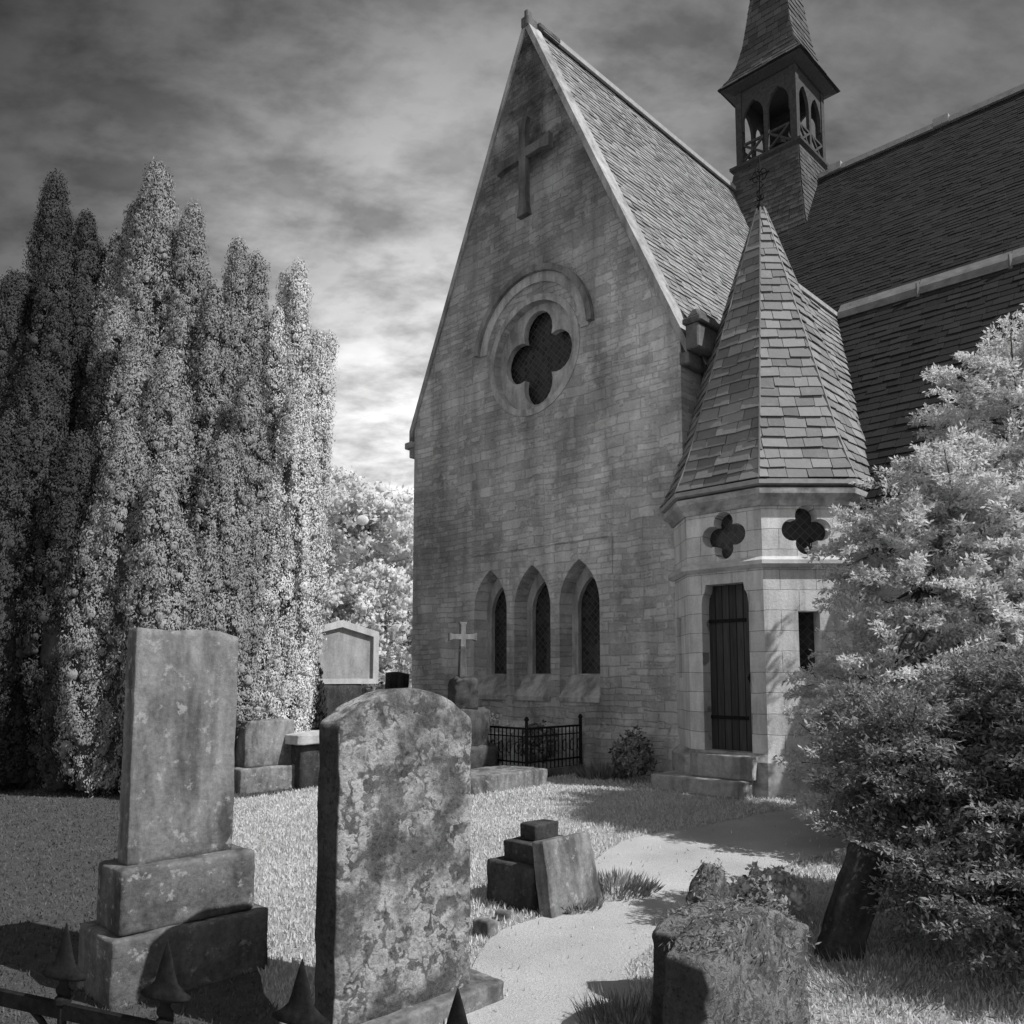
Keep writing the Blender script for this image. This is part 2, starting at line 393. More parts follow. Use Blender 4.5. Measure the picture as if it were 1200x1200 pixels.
class MB:
    def __init__(s): s.v = []; s.f = []
    def add(s, vs, fs):
        k = len(s.v); s.v += [tuple(v) for v in vs]; s.f += [tuple(i + k for i in f) for f in fs]
    def box(s, a, b, mtx=None):
        (x0, y0, z0), (x1, y1, z1) = a, b
        vs = [Vector(p) for p in ((x0,y0,z0),(x1,y0,z0),(x1,y1,z0),(x0,y1,z0),(x0,y0,z1),(x1,y0,z1),(x1,y1,z1),(x0,y1,z1))]
        if mtx: vs = [mtx @ p for p in vs]
        s.add(vs, [(0,3,2,1),(4,5,6,7),(0,1,5,4),(1,2,6,5),(2,3,7,6),(3,0,4,7)])
    def hexa(s, vs):   # bottom 4 then top 4
        s.add(vs, [(0,3,2,1),(4,5,6,7),(0,1,5,4),(1,2,6,5),(2,3,7,6),(3,0,4,7)])
    def bar(s, p, q, w, h=None, up=Vector((0, 0, 1))):
        p = Vector(p); q = Vector(q); h = h or w; d = (q - p).normalized()
        if abs(d.dot(up)) > .98: up = Vector((1, 0, 0))
        x = d.cross(up).normalized(); y = x.cross(d).normalized()
        vs = [c + x * a * w / 2 + y * b * h / 2 for c in (p, q) for a, b in ((-1,-1),(1,-1),(1,1),(-1,1))]
        s.hexa(vs)
    def tube(s, pts, rad, n=8):
        pts = [Vector(p) for p in pts]; rad = rad if isinstance(rad, (list, tuple)) else [rad] * len(pts)
        rings = []
        for i, p in enumerate(pts):
            d = (pts[min(i + 1, len(pts) - 1)] - pts[max(i - 1, 0)]).normalized()
            u = Vector((0, 0, 1)) if abs(d.z) < .95 else Vector((1, 0, 0))
            x = d.cross(u).normalized(); y = x.cross(d)
            rings.append([p + (x * math.cos(a) + y * math.sin(a)) * rad[i] for a in [2 * math.pi * k / n for k in range(n)]])
        vs = [q for r in rings for q in r]; fs = []
        for i in range(len(pts) - 1):
            for k in range(n): fs.append((i*n+k, i*n+(k+1) % n, (i+1)*n+(k+1) % n, (i+1)*n+k))
        fs.append(tuple(range(n))[::-1]); fs.append(tuple(range((len(pts)-1)*n, len(pts)*n)))
        s.add(vs, fs)
    def prism(s, poly, z0, z1):     # horizontal outline
        n = len(poly)
        vs = [(x, y, z0) for x, y in poly] + [(x, y, z1) for x, y in poly]
        s.add(vs, [tuple(range(n))[::-1], tuple(range(n, 2*n))] + [(i, (i+1) % n, n+(i+1) % n, n+i) for i in range(n)])
    def loft(s, polys):             # list of (poly, z)
        n = len(polys[0][0]); vs = [(x, y, z) for p, z in polys for x, y in p]; fs = []
        for i in range(len(polys) - 1):
            for k in range(n): fs.append((i*n+k, i*n+(k+1) % n, (i+1)*n+(k+1) % n, (i+1)*n+k))
        fs.append(tuple(range(n))[::-1]); fs.append(tuple(range((len(polys)-1)*n, len(polys)*n)))
        s.add(vs, fs)
    def build(s, name, mat, parent=None, mw=None, smooth=False, bevel=0):
        me = mesh(name, s.v, s.f)
        if bevel:
            bm = bmesh.new(); bm.from_mesh(me)
            bmesh.ops.bevel(bm, geom=list(bm.edges), offset=bevel, segments=1, affect='EDGES', clamp_overlap=True)
            bm.to_mesh(me); bm.free()
        return mobj(name, me, mat, parent, mw, smooth)

def plate_mesh(name, outer, holes=(), depth=.1, bevel=0.0):
    """flat outline with holes in XY; front face at z=0, back at z=-depth"""
    cu = bpy.data.curves.new('tmp', 'CURVE'); cu.dimensions = '2D'; cu.fill_mode = 'BOTH'
    cu.extrude = depth / 2 - bevel; cu.bevel_depth = bevel; cu.bevel_resolution = 1
    if bevel: cu.offset = -bevel
    for loop in [outer] + list(holes):
        sp = cu.splines.new('POLY'); sp.points.add(len(loop) - 1); sp.use_cyclic_u = True
        for p, (x, y) in zip(sp.points, loop): p.co = (x, y, 0, 1)
    o = bpy.data.objects.new('tmp', cu); C.objects.link(o)
    dg = bpy.context.evaluated_depsgraph_get(); dg.update()
    me = bpy.data.meshes.new_from_object(o.evaluated_get(dg)); me.name = name
    bpy.data.objects.remove(o); bpy.data.curves.remove(cu)
    me.transform(Matrix.Translation((0, 0, -depth / 2)))
    bm = bmesh.new(); bm.from_mesh(me); bmesh.ops.remove_doubles(bm, verts=bm.verts, dist=1e-5); bmesh.ops.recalc_face_normals(bm, faces=bm.faces); bm.to_mesh(me); bm.free()
    me.materials.clear()
    for p in me.polygons: p.use_smooth = False; p.material_index = 0
    return me
def plate(name, outer, holes, depth, mat, parent, mw, bevel=0.0):
    return mobj(name, plate_mesh(name, outer, holes, depth, bevel), mat, parent, mw)

def arc(cx, cy, r, a0, a1, n=16):
    return [(cx + r * math.cos(R(a0 + (a1 - a0) * i / n)), cy + r * math.sin(R(a0 + (a1 - a0) * i / n))) for i in range(n + 1)]
def lancet(cx, w, y0, ys):        # equilateral-ish pointed arch
    h = w / 2; rr = w * 1.02
    a = math.degrees(math.acos((rr - h) / rr))
    right = arc(cx + h - rr, ys, rr, 0, a, 10)
    left = arc(cx - h + rr, ys, rr, 180 - a, 180, 10)
    return [(cx - h, y0), (cx + h, y0)] + right + left[1:]
def quatrefoil(cx, cy, c, r, n=12, tall=1.0):
    q = (math.sqrt(2) * c + math.sqrt(max(4 * r * r - 2 * c * c, 0))) / 2
    out = []
    for k in range(4):
        th = R(90 * k); ox, oy = c * math.cos(th), c * math.sin(th)
        a = th - R(45); b = th + R(45)
        p0 = (q * math.cos(a), q * math.sin(a)); p1 = (q * math.cos(b), q * math.sin(b))
        a0 = math.atan2(p0[1] - oy, p0[0] - ox); a1 = math.atan2(p1[1] - oy, p1[0] - ox)
        while a1 < a0: a1 += 2 * math.pi
        for i in range(n):
            aa = a0 + (a1 - a0) * i / n
            out.append((cx + ox + r * math.cos(aa), cy + (oy + r * math.sin(aa)) * tall))
    return out

def rough_block(name, w, h, d, top=None, cuts=16, rad=.012, amp=.006, freq=9, seed=0, taper=0.0, lean=0.0):
    """weathered slab: x width, y height (from 0), z depth (front at +d/2). top(x) gives the height outline"""
    bm = bmesh.new(); bmesh.ops.create_cube(bm, size=2)
    bmesh.ops.subdivide_edges(bm, edges=bm.edges[:], cuts=cuts, use_grid_fill=True)
    rr = [min(rad * 1.0, .45 * q) for q in (w / 2, h / 2, d / 2)]
    off = Vector((seed * 13.7, seed * 5.1, seed * 2.3))
    for vtx in bm.verts:
        q = vtx.co
        # denser sampling near edges
        e = Vector([math.copysign(abs(c) ** .8, c) for c in q])
        p = Vector((e.x * w / 2, e.y * h / 2, e.z * d / 2))
        inn = Vector((max(-w/2 + rad, min(w/2 - rad, p.x)), max(-h/2 + rad, min(h/2 - rad, p.y)), max(-d/2 + rad, min(d/2 - rad, p.z))))
        dd = p - inn
        if dd.length > 1e-6: p = inn + dd.normalized() * rad
        nrm = dd.normalized() if dd.length > 1e-6 else Vector((0, 0, 1))
        yy = p.y + h / 2
        fy = yy / h
        if top: yy = fy * top(p.x) if fy > .0 else yy
        x = p.x * (1 - taper * fy)
        pt = Vector((x, yy, p.z))
        nn = mnoise.noise_vector(pt * freq + off) * amp + mnoise.noise_vector(pt * freq * 3.3 + off) * amp * .45
        if fy < .02: nn *= 0
        pt += nn; pt.z += lean * yy
        vtx.co = pt
    me = bm_mesh(bm, name)
    for p in me.polygons: p.use_smooth = True
    return me

# leaf clouds ----------------------------------------------------
def unit(a): return a / (np.linalg.norm(a, axis=-1, keepdims=True) + 1e-9)
def leaf_arrays(P, A, L, Wd, Nn=None):
    n = len(P); A = unit(A)
    if Nn is None: Nn = rng.normal(size=(n, 3))
    S = unit(np.cross(A, Nn)) * (Wd[:, None] / 2)
    v = np.empty((n, 4, 3)); v[:, 0] = P; v[:, 2] = P + A * L[:, None]
    mid = P + A * (L * .5)[:, None]
    v[:, 1] = mid + S; v[:, 3] = mid - S
    return v.reshape(-1, 3)
def leaf_mesh(name, V, soft=None):
    if isinstance(V, tuple): V, soft = V
    n = len(V) // 4
    me = bpy.data.meshes.new(name)
    me.vertices.add(n * 4); me.vertices.foreach_set('co', V.astype(np.float32).ravel())
    me.loops.add(n * 4); me.loops.foreach_set('vertex_index', np.arange(n * 4, dtype=np.int32))
    me.polygons.add(n); me.polygons.foreach_set('loop_start', np.arange(0, n * 4, 4, dtype=np.int32))
    me.polygons.foreach_set('loop_total', np.full(n, 4, dtype=np.int32))
    me.update(calc_edges=True)
    if soft is not None:
        me.polygons.foreach_set('use_smooth', np.ones(n, dtype=bool))
        me.normals_split_custom_set_from_vertices((soft if len(soft) == n * 4 else np.repeat(unit(soft), 4, 0)).astype(np.float32))
    return me
def join_soft(Vs):
    return np.concatenate([v[0] for v in Vs]), np.concatenate([v[1] if len(v[1]) == len(v[0]) else np.repeat(unit(v[1]), 4, 0) for v in Vs])
CS = []
for ax in range(3):
    for sg in (1, -1):
        for iu in range(2):
            for iv in range(2):
                for (du_, dv_) in ((0, 0), (1, 0), (1, 1), (0, 1)):
                    p_ = [0, 0, 0]; p_[ax] = sg; uu, vv_ = iu + du_ - 1, iv + dv_ - 1
                    if sg > 0: p_[(ax + 1) % 3], p_[(ax + 2) % 3] = uu, vv_
                    else: p_[(ax + 1) % 3], p_[(ax + 2) % 3] = vv_, uu
                    CS.append(p_)
CS = unit(np.array(CS, float))
def lumps(Cn, cr, sz=(1, 1, 1.25), bias=None):
    """solid little foliage lumps under the leaves (24 faces each)"""
    n_ = len(Cn)
    P = Cn[:, None] + CS[None] * cr[:, None, None] * np.array(sz) * .84
    Nn = np.repeat(CS[None], n_, 0)
    if bias is not None: Nn = Nn + bias[:, None] * .5
    return P.reshape(-1, 3), unit(Nn.reshape(-1, 3))


# ------------------------------------------------------------------ ground, path
e1 = Vector((.7128, -.7014, 0)).normalized(); e2 = Vector((-e1.y, e1.x, 0)); UP = Vector((0, 0, 1))
R0 = Vector((2.56, 12, 0))
def W(s, t, z): return R0 + e1 * s + e2 * t + UP * z
def frame(o, x, y):
    z = x.cross(y); return Matrix(((x.x, y.x, z.x, o.x), (x.y, y.y, z.y, o.y), (x.z, y.z, z.z, o.z), (0, 0, 0, 1)))

gv = []; gf = []
xs = sorted(set([-3000, -800, -250, -90, -45] + list(np.arange(-24, 24.01, .6)) + [45, 90, 250, 800, 3000]))
ys = sorted(set([-3000, -800, -200, -60, -20] + list(np.arange(-6, 36.01, .6)) + [60, 120, 300, 900, 3000]))
for y in ys:
    for x in xs:
        z = 0.0
        if abs(x) < 25 and -7 < y < 37: z = 0.0
        gv.append((x, y, z))
nx = len(xs)
for j in range(len(ys) - 1):
    for i in range(nx - 1): gf.append((j*nx+i, j*nx+i+1, (j+1)*nx+i+1, (j+1)*nx+i))
g = mobj('ground', mesh('ground', gv, gf), M['ground'], smooth=True); g['kind'] = 'structure'

def blob_sheet(name, pts, z, mat, jit=.08, sub=6):
    out = []
    n = len(pts)
    for i in range(n):
        p0, p1, p2, p3 = (Vector((*pts[(i + k) % n], 0)) for k in (-1, 0, 1, 2))
        for k in range(sub):
            q = k / sub
            c = .5 * ((2*p1) + (p2 - p0)*q + (2*p0 - 5*p1 + 4*p2 - p3)*q*q + (3*p1 - p0 - 3*p2 + p3)*q**3)
            nz = mnoise.noise_vector(c * 1.7) * jit + mnoise.noise_vector(c * 6.0) * jit * .5
            out.append((c.x + nz.x, c.y + nz.y))
    tris = tessellate_polygon([[Vector((x, y, 0)) for x, y in out]])
    o = mobj(name, mesh(name, [(x, y, z) for x, y in out], [tuple(tr) for tr in tris]), mat)
    o['kind'] = 'structure'; return out
path_poly = blob_sheet('path', [(6.2, 8.0), (4.4, 7.6), (3.0, 7.4), (2.0, 6.6), (1.2, 5.6), (.66, 4.5), (.45, 3.6), (.5, 2.6), (.7, 1.2), (-.5, 1.0), (-.35, 2.4), (-.25, 3.8), (-.13, 5.0), (.35, 5.65), (.6, 6.8), (1.1, 7.9), (2.2, 8.7), (3.2, 9.6), (4.3, 9.4), (6.2, 9.0)], .008, M['gravel'])
shade_poly = blob_sheet('shade_bed', [(-2.9, 11.0), (-3.6, 10.2), (-3.7, 9.0), (-3.1, 7.4), (-2.3, 6.0), (-1.7, 5.0), (-1.2, 4.2), (-1.0, 3.0), (-1.2, 1.5), (-3, 1.2), (-6, 3), (-9, 7), (-11, 12), (-10, 15), (-6, 15.5), (-3.0, 14.5), (-2.6, 12.5)], .004, M['ground_shade'], .15)  # second sheet: painted shade over the ground at left, no bed of its own

# ------------------------------------------------------------------ church
church = thing('church', 'stone church with steep gabled front, slated roofs, bell turret and small spired porch', 'church', R0)
FM = frame(W(0, 0, 0), e1, UP)            # local x = s, y = z, z outward from the front
WL, WR, EV, APX, MID = -6.42, 0.0, 6.62, 13.62, -3.21
lan = [(-4.155, 3.50), (-3.105, 3.53), (-2.04, 3.55)]
holes = [lancet(c, .86, 1.12, 2.70) for c, _ in lan] + [arc(-3.07, 7.24, .98, 0, 360, 40)[:-1]]
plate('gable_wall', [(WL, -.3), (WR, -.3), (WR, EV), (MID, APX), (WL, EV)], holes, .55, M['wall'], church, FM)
# side walls of the gabled wing
def quad_wall(name, s0, t0, s1, t1, z0, z1, mat, th=.4, holes=()):
    a = W(s0, t0, 0); bpt = W(s1, t1, 0); x = (bpt - a).normalized(); L = (bpt - a).length
    return plate(name, [(0, z0), (L, z0), (L, z1), (0, z1)], holes, th, mat, church, frame(a, x, UP))
quad_wall('side_wall', WR, .552, WR, 3.3, -.3, 6.5, M['wall'])
quad_wall('side_wall', WL, 9, WL, .552, -.3, 6.5, M['wall'])
quad_wall('aisle_wall', 2.36, .78, 8.7, .78, -.3, 4.05, M['wall'], .4)
e_a, e_b = W(8.7, .782, 0), W(8.7, 16.6, 0); eL = (e_b - e_a).length
plate('end_wall', [(0, -.3), (eL, -.3), (eL, 4.0), (13.9, 7.75), (7.918, 13.6), (2.6, 7.65), (0, 4.1)], [lancet(7.9, 1.6, 3.2, 6.6)], .4, M['wall'], church, frame(e_a, (e_b - e_a).normalized(), UP))
quad_wall('back_wall', 8.3, 16.58, -9, 16.58, -.3, 5.2, M['wall'])
e_a, e_b = W(-8.9, 16.2, 0), W(-8.9, 3.2, 0); eL = (e_b - e_a).length
plate('end_wall', [(0, -.3), (eL, -.3), (eL, 7.8), (7.6, 13.6), (2.6, 7.8), (0, 5.0)], [], .4, M['wall'], church, frame(e_a, (e_b - e_a).normalized(), UP))
# sloping plinth at the foot
mb = MB()
for (sa, sb) in ((WL - .1, WR + .06),):
    mb.hexa([Vector(p) for p in ((sa, -.3, .13), (sb, -.3, .13), (sb, -.3, -.3), (sa, -.3, -.3), (sa, .62, .09), (sb, .62, .09), (sb, .62, -.3), (sa, .62, -.3))])
    mb.hexa([Vector(p) for p in ((sa, .62, .09), (sb, .62, .09), (sb, .62, -.3), (sa, .62, -.3), (sa + .09, .74, .002), (sb - .06, .74, .002), (sb - .06, .74, -.3), (sa + .09, .74, -.3))])
mb.build('plinth', M['wall'], church, FM)
# string course over the three lights, returned down at its right end
mb = MB(); mb.box((-4.6, 3.76, -.05), (-1.33, 3.82, .03)); mb.box((-1.39, 3.15, -.05), (-1.33, 3.76, .028))
mb.build('string_course', M['wall'], church, FM)
# lancet windows
for c, top in lan:
    wf = plate('window', lancet(c, .86, 1.50, 2.70), [lancet(c, .60, 1.56, 2.66)], .09, M['trim'], church, FM @ Matrix.Translation((0, 0, -.33)))
    # keep the glass as the window's own pane
    plate('pane', lancet(c, .70, 1.52, 2.68), [], .03, M['glass'], wf, FM @ Matrix.Translation((0, 0, -.43)))
    mb = MB()
    mb.hexa([Vector(p) for p in ((c - .428, 1.10, .03), (c + .428, 1.10, .03), (c + .428, 1.10, -.5), (c - .428, 1.10, -.5), (c - .428, 1.17, .03), (c + .428, 1.17, .03), (c + .428, 1.54, -.30), (c - .428, 1.54, -.30))])
    mb.build('sill', M['trim'], wf, FM)
# rose window
rw = plate('rose_window', arc(-3.07, 7.24, .979, 0, 360, 40)[:-1], [quatrefoil(-3.07, 7.24, .455, .35, tall=1.08)], .12, M['trim'], church, FM @ Matrix.Translation((0, 0, -.14)))
plate('pane', arc(-3.07, 7.24, .95, 0, 360, 40)[:-1], [], .03, M['glass'], rw, FM @ Matrix.Translation((0, 0, -.34)))
plate('rim', arc(-3.07, 7.24, 1.10, 0, 360, 40)[:-1], [arc(-3.07, 7.24, .982, 0, 360, 40)[:-1]], .08, M['trim'], rw, FM @ Matrix.Translation((0, 0, .02)))
plate('hood_mould', arc(-3.10, 7.40, 1.45, 2, 172, 36) + arc(-3.10, 7.40, 1.34, 172, 2, 36), [], .2, M['hood'], rw, FM @ Matrix.Translation((0, 0, .10)))
plate('hood_mould', arc(-3.10, 7.40, 1.338, 0, 172, 36) + arc(-3.10, 7.40, 1.16, 172, 0, 36), [], .12, M['trim'], rw, FM @ Matrix.Translation((0, 0, .03)))
# raised cross
def flare_cross(cx, cy, up_, dn, arm, w, fl):
    P = []
    def limb(dx, dy, L):
        nx, ny = -dy, dx
        return [(cx + dx*L*.72 - nx*w*-1*-1, 0)]
    h = w / 2; f = fl / 2
    P += [(cx + h, cy + h), (cx + arm * .7, cy + h), (cx + arm, cy + f), (cx + arm, cy - f), (cx + arm * .7, cy - h), (cx + h, cy - h)]
    P += [(cx + h, cy - dn * .8), (cx + f, cy - dn), (cx - f, cy - dn), (cx - h, cy - dn * .8), (cx - h, cy - h)]
    P += [(cx - arm * .7, cy - h), (cx - arm, cy - f), (cx - arm, cy + f), (cx - arm * .7, cy + h), (cx - h, cy + h)]
    P += [(cx - h, cy + up_ * .75), (cx - f, cy + up_), (cx + f, cy + up_), (cx + h, cy + up_ * .75)]
    return P
plate('gable_cross', flare_cross(-3.22, 11.08, .68, 1.18, .66, .17, .27), [], .16, M['dark_trim'], church, FM @ Matrix.Translation((0, 0, .12)))
# gable coping, kneelers, finial
sl = (APX - EV) / (WR - MID); ang = math.atan(sl)
def rake(ds, dz): return [(WL - ds, EV - .12 + dz), (MID, APX + dz + ds * 0), (WR + ds, EV - .12 + dz)]
th = .10
cvert = th / math.cos(ang)
cd = .13; cz = EV - cd * sl
cp = [(WL - cd, cz + .003), (WL - cd, cz + cvert), (MID, APX + cvert), (WR + cd, cz + cvert), (WR + cd, cz + .003), (MID, APX + .003)]
plate('coping', cp, [], .36, M['coping'], church, FM @ Matrix.Translation((0, 0, .035)))
mb = MB()
mb.box((WR + .14, EV - .22, -.55), (WR + .36, EV + .16, .08)); mb.box((WR + .10, EV + .163, -.58), (WR + .42, EV + .26, .11))
mb.hexa([Vector(p) for p in ((WR + .16, EV + .263, .08), (WR + .38, EV + .263, .08), (WR + .38, EV + .263, -.55), (WR + .16, EV + .263, -.55), (WR + .22, EV + .40, .02), (WR + .31, EV + .40, .02), (WR + .31, EV + .40, -.5), (WR + .22, EV + .40, -.5))])
mb.box((WR + .003, EV - .42, -.5), (WR + .16, EV - .225, .05))
mb.build('kneeler', M['dark_trim'], church, FM, bevel=.02)
mb = MB(); mb.box((WL - .24, EV - .42, -.5), (WL - .002, EV - .283, .08)); mb.box((WL - .12, EV - .62, -.5), (WL - .002, EV - .423, .05))
mb.build('kneeler', M['trim'], church, FM, bevel=.02)
mb = MB()
AZ = APX + cvert
mb.box((MID - .09, AZ - .22, -.22), (MID + .09, AZ - .02, .07)); mb.box((MID - .045, AZ - .02, -.12), (MID + .045, AZ + .14, .03)); mb.box((MID - .12, AZ - .12, -.85), (MID + .12, AZ - .01, -.24))
mb.build('gable_finial', M['dark_trim'], church, FM, bevel=.02)

# slates ---------------------------------------------------------
def slate_field(name, mw, L, xl, xr, mat, parent, h=.2, w=.27, lift=.028, seed=1):
    """courses of real slates, local x along the eave, y up the slope, z out"""
    r = random.Random(seed); mb = MB(); y = 0.0; row = 0
    while y < L - .02:
        hh = min(h, L - y)
        a0, b0 = xl(y), xr(y); a1, b1 = xl(min(y + hh, L)), xr(min(y + hh, L))
        if b0 - a0 > .02:
            x = a0 - r.random() * w
            while x < b0:
                ww = w * r.uniform(.72, 1.3); xa, xb = max(x, a0), min(x + ww - .006, b0)
                x += ww
                if xb - xa < .02: continue
                ua, ub = (xa - a0) / (b0 - a0), (xb - a0) / (b0 - a0)
                ta, tb = a1 + (b1 - a1) * ua, a1 + (b1 - a1) * ub
                j = r.uniform(-.014, .012) - (.05 if r.random() < .015 else 0); l0 = lift * r.uniform(.6, 1.5); ya = y + j - .02; yb = y + hh + .02
                z0 = l0; z1 = .002 + r.random() * .004; tk = .014
                sk = r.uniform(-.006, .006)
                if b1 - a1 < .001: tb = ta
                mb.add([(xa, ya + sk, z0 - tk), (xb, ya - sk, z0 - tk), (xb, ya - sk, z0), (xa, ya + sk, z0), (ta, yb, z1), (tb, yb, z1)],
                       [(0, 1, 2, 3), (3, 2, 5, 4), (0, 3, 4), (1, 5, 2)])
        y += h; row += 1
    return mb.build(name, mat, parent, mw)
def roof_plane(name, o, xdir, updir, L, xl, xr, mat, parent, **kw):
    """slates on a thin board sheet just under them (one mesh each, board is part of the same roof)"""
    mw = frame(o, xdir, updir)
    f = slate_field(name, mw, L, xl, xr, mat, parent, **kw)
    mb = MB()
    xa0, xb0, xa1, xb1 = xl(0), xr(0), xl(L), xr(L)
    mb.hexa([Vector(p) for p in ((xa0, 0, -.06), (xb0, 0, -.06), (xb1, L, -.06), (xa1, L, -.06), (xa0, 0, -.004), (xb0, 0, -.004), (xb1, L, -.004), (xa1, L, -.004))])
    mb.build('roof_boards', M['underlay'], f, mw)
    return f
RZ = 13.76
# wing roof, both slopes
ez = 6.06; half = 3.21 + .32
gl = math.hypot(half, RZ - ez); ga = math.atan2(RZ - ez, half)
upR = (-e1 * math.cos(ga) + UP * math.sin(ga)); upL = (e1 * math.cos(ga) + UP * math.sin(ga))
roof_plane('wing_roof', W(MID + half, .34, ez), e2, upR, gl, lambda y: 0, lambda y: 8.8, M['slate_light'], church, h=.125, w=.19, lift=.02, seed=3)
roof_plane('wing_roof', W(MID - half, 8.7, ez), -e2, upL, gl, lambda y: 0, lambda y: 8.1, M['slate_light'], church, h=.26, w=.4, seed=4)
mb = MB()
mb.bar(W(MID, .36, RZ + .03), W(MID, 8.7, RZ + .03), .22, .10)
mb.build('wing_ridge', M['lead'], church)
# nave: upper slope, lead flashing strip, aisle slope
t_s, z_s, t_r, z_r = 3.4, 7.82, 8.7, 13.78
nl = math.hypot(t_r - t_s, z_r - z_s); na = math.atan2(z_r - z_s, t_r - t_s)
upN = e2 * math.cos(na) + UP * math.sin(na)
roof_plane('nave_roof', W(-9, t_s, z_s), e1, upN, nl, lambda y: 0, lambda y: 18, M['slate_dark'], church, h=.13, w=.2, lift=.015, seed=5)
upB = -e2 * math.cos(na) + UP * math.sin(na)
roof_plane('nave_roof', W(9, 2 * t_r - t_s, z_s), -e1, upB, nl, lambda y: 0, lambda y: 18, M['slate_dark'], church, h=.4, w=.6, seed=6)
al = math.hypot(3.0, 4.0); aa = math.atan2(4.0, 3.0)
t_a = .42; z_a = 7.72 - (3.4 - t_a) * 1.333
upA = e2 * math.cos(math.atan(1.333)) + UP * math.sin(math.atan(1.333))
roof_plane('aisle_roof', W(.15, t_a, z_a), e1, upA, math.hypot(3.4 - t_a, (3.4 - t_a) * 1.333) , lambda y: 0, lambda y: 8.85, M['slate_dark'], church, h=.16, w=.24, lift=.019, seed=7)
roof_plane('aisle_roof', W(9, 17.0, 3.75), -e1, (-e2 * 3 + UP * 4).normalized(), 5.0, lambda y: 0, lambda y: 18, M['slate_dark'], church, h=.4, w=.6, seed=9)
mb = MB()
x = 1.05
while x < 8.9:
    x2 = min(x + 1.32, 8.9)
    mb.hexa([W(x, 3.32, 7.68), W(x2 - .012, 3.32, 7.66), W(x2 - .012, 3.5, 7.66), W(x, 3.5, 7.66), W(x, 3.34, 7.80), W(x2 - .012, 3.34, 7.80), W(x2 - .012, 3.5, 7.99), W(x, 3.5, 7.99)])
    mb.box((-.02, -.02, -.02), (.02, .02, .22), Matrix.Translation(W(x2 - .006, 3.33, 7.65)))
    x = x2
mb.build('flashing', M['old_lead'], church)
mb = MB(); mb.bar(W(-9, t_r, z_r + .03), W(9, t_r, z_r + .03), .26, .12)
x = -1.0
while x < 9:
    mb.box((-.16, -.16, -.02), (.16, .16, .16), Matrix.Translation(W(x, t_r, z_r)) @ Matrix.Rotation(R(-44.5), 4, 'Z')); x += 2.4
mb.build('nave_ridge', M['lead'], church)

# ------------------------------------------------------------------ porch
AX, TC, AP = .985, .764, 1.364
Cc = W(AX, TC, 0)
def u_poly(a, rear=3.0):
    """half octagon towards the front, straight sides back into the building; a = apothem"""
    k = a * math.tan(R(22.5))
    pts = [(a, rear), (a, -k + 0.0), (k, -a), (-k, -a), (-a, -k), (-a, rear)]
    return [(lambda p: (p.x, p.y))(Cc + e1 * x + e2 * y) for x, y in pts][::-1]
k8 = AP * math.tan(R(22.5))
cor = [Cc + e1 * x + e2 * y for x, y in ((-AP, 1.5), (-AP, -k8), (-k8, -AP), (k8, -AP), (AP, -k8), (AP, 1.5))]
porch_faces = []
for i in range(5):
    a, bb_ = cor[i], cor[i + 1]; x = (bb_ - a).normalized(); L = (bb_ - a).length
    hl = []
    if i == 2:   # door face
        d0, d1, dt = L / 2 - .35, L / 2 + .35, 2.76
        c1 = .13
        hl.append([(d0, .52), (d1, .52), (d1, dt - .28)] + [(d1 - c1 + c1 * math.cos(q) * 1.0, dt - .28 + c1 * math.sin(q)) for q in (R(30), R(60), R(90))][:0] + [(d1 - .015, dt - .16), (d1 - .05, dt - .10), (d1 - .07, dt), (d0 + .07, dt), (d0 + .05, dt - .10), (d0 + .015, dt - .16), (d0, dt - .28)])
        hl.append(quatrefoil(L / 2 + .01, 3.41, .18, .145))
    if i == 3:
        hl.append([(.44, 1.5), (.72, 1.5), (.72, 2.36), (.44, 2.36)])
        hl.append(quatrefoil(L / 2 + .02, 3.42, .18, .145))
    if i == 1: hl.append([(L/2 - .1, 1.5), (L/2 + .1, 1.5), (L/2 + .1, 2.36), (L/2 - .1, 2.36)])
    if i == 4:
        hl.append(quatrefoil(.55, 3.43, .155, .125))
    mwf = frame(a, x, UP)
    pw = plate('porch_wall', [(0, -.3), (L, -.3), (L, 3.8), (0, 3.8)], hl, .26, M['ashlar'], church, mwf)
    porch_faces.append((pw, mwf, L))
    if i == 2:
        dr = plate('door', [(d0 - .06, .5), (d1 + .06, .5), (d1 + .06, dt + .05), (d0 - .06, dt + .05)], [], .07, M['door'], church, mwf @ Matrix.Translation((0, 0, -.19)))
        for zz_ in (.95, 2.25):
            mb = MB(); mb.box((d0 + .0, zz_, -.188), (d1 - .14, zz_ + .045, -.172)); mb.build('hinge', M['iron'], dr, mwf)
        mb = MB(); mb.tube([(d1 - .09 + .035 * math.cos(q), 1.5 + .035 * math.sin(q), -.165) for q in [R(40 * j) for j in range(10)]], .007, 6); mb.box((d1 - .12, 1.44, -.188), (d1 - .06, 1.56, -.18))
        mb.build('handle', M['iron'], dr, mwf)
    if i in (2, 3, 4):
        plate('porch_pane', [(.08, 3.08), (L - .08 if i < 4 else 1.2, 3.08), (L - .08 if i < 4 else 1.2, 3.76), (.08, 3.76)], [], .02, M['glass'], pw, mwf @ Matrix.Translation((0, 0, -.2)))
    if i in (1, 3):
        plate('porch_pane', [(.3, 1.4), (.85, 1.4), (.85, 2.45), (.3, 2.45)], [], .02, M['glass'], pw, mwf @ Matrix.Translation((0, 0, -.22)))
# door jamb moulding
pw, mwf, L = porch_faces[2]
# plinth, string ledge, cornice follow the porch outline
mb = MB(); mb.loft([(u_poly(AP + .10), -.3), (u_poly(AP + .10), .44), (u_poly(AP + .012), .54)])
pl = mb.build('porch_plinth', M['trim'], church)
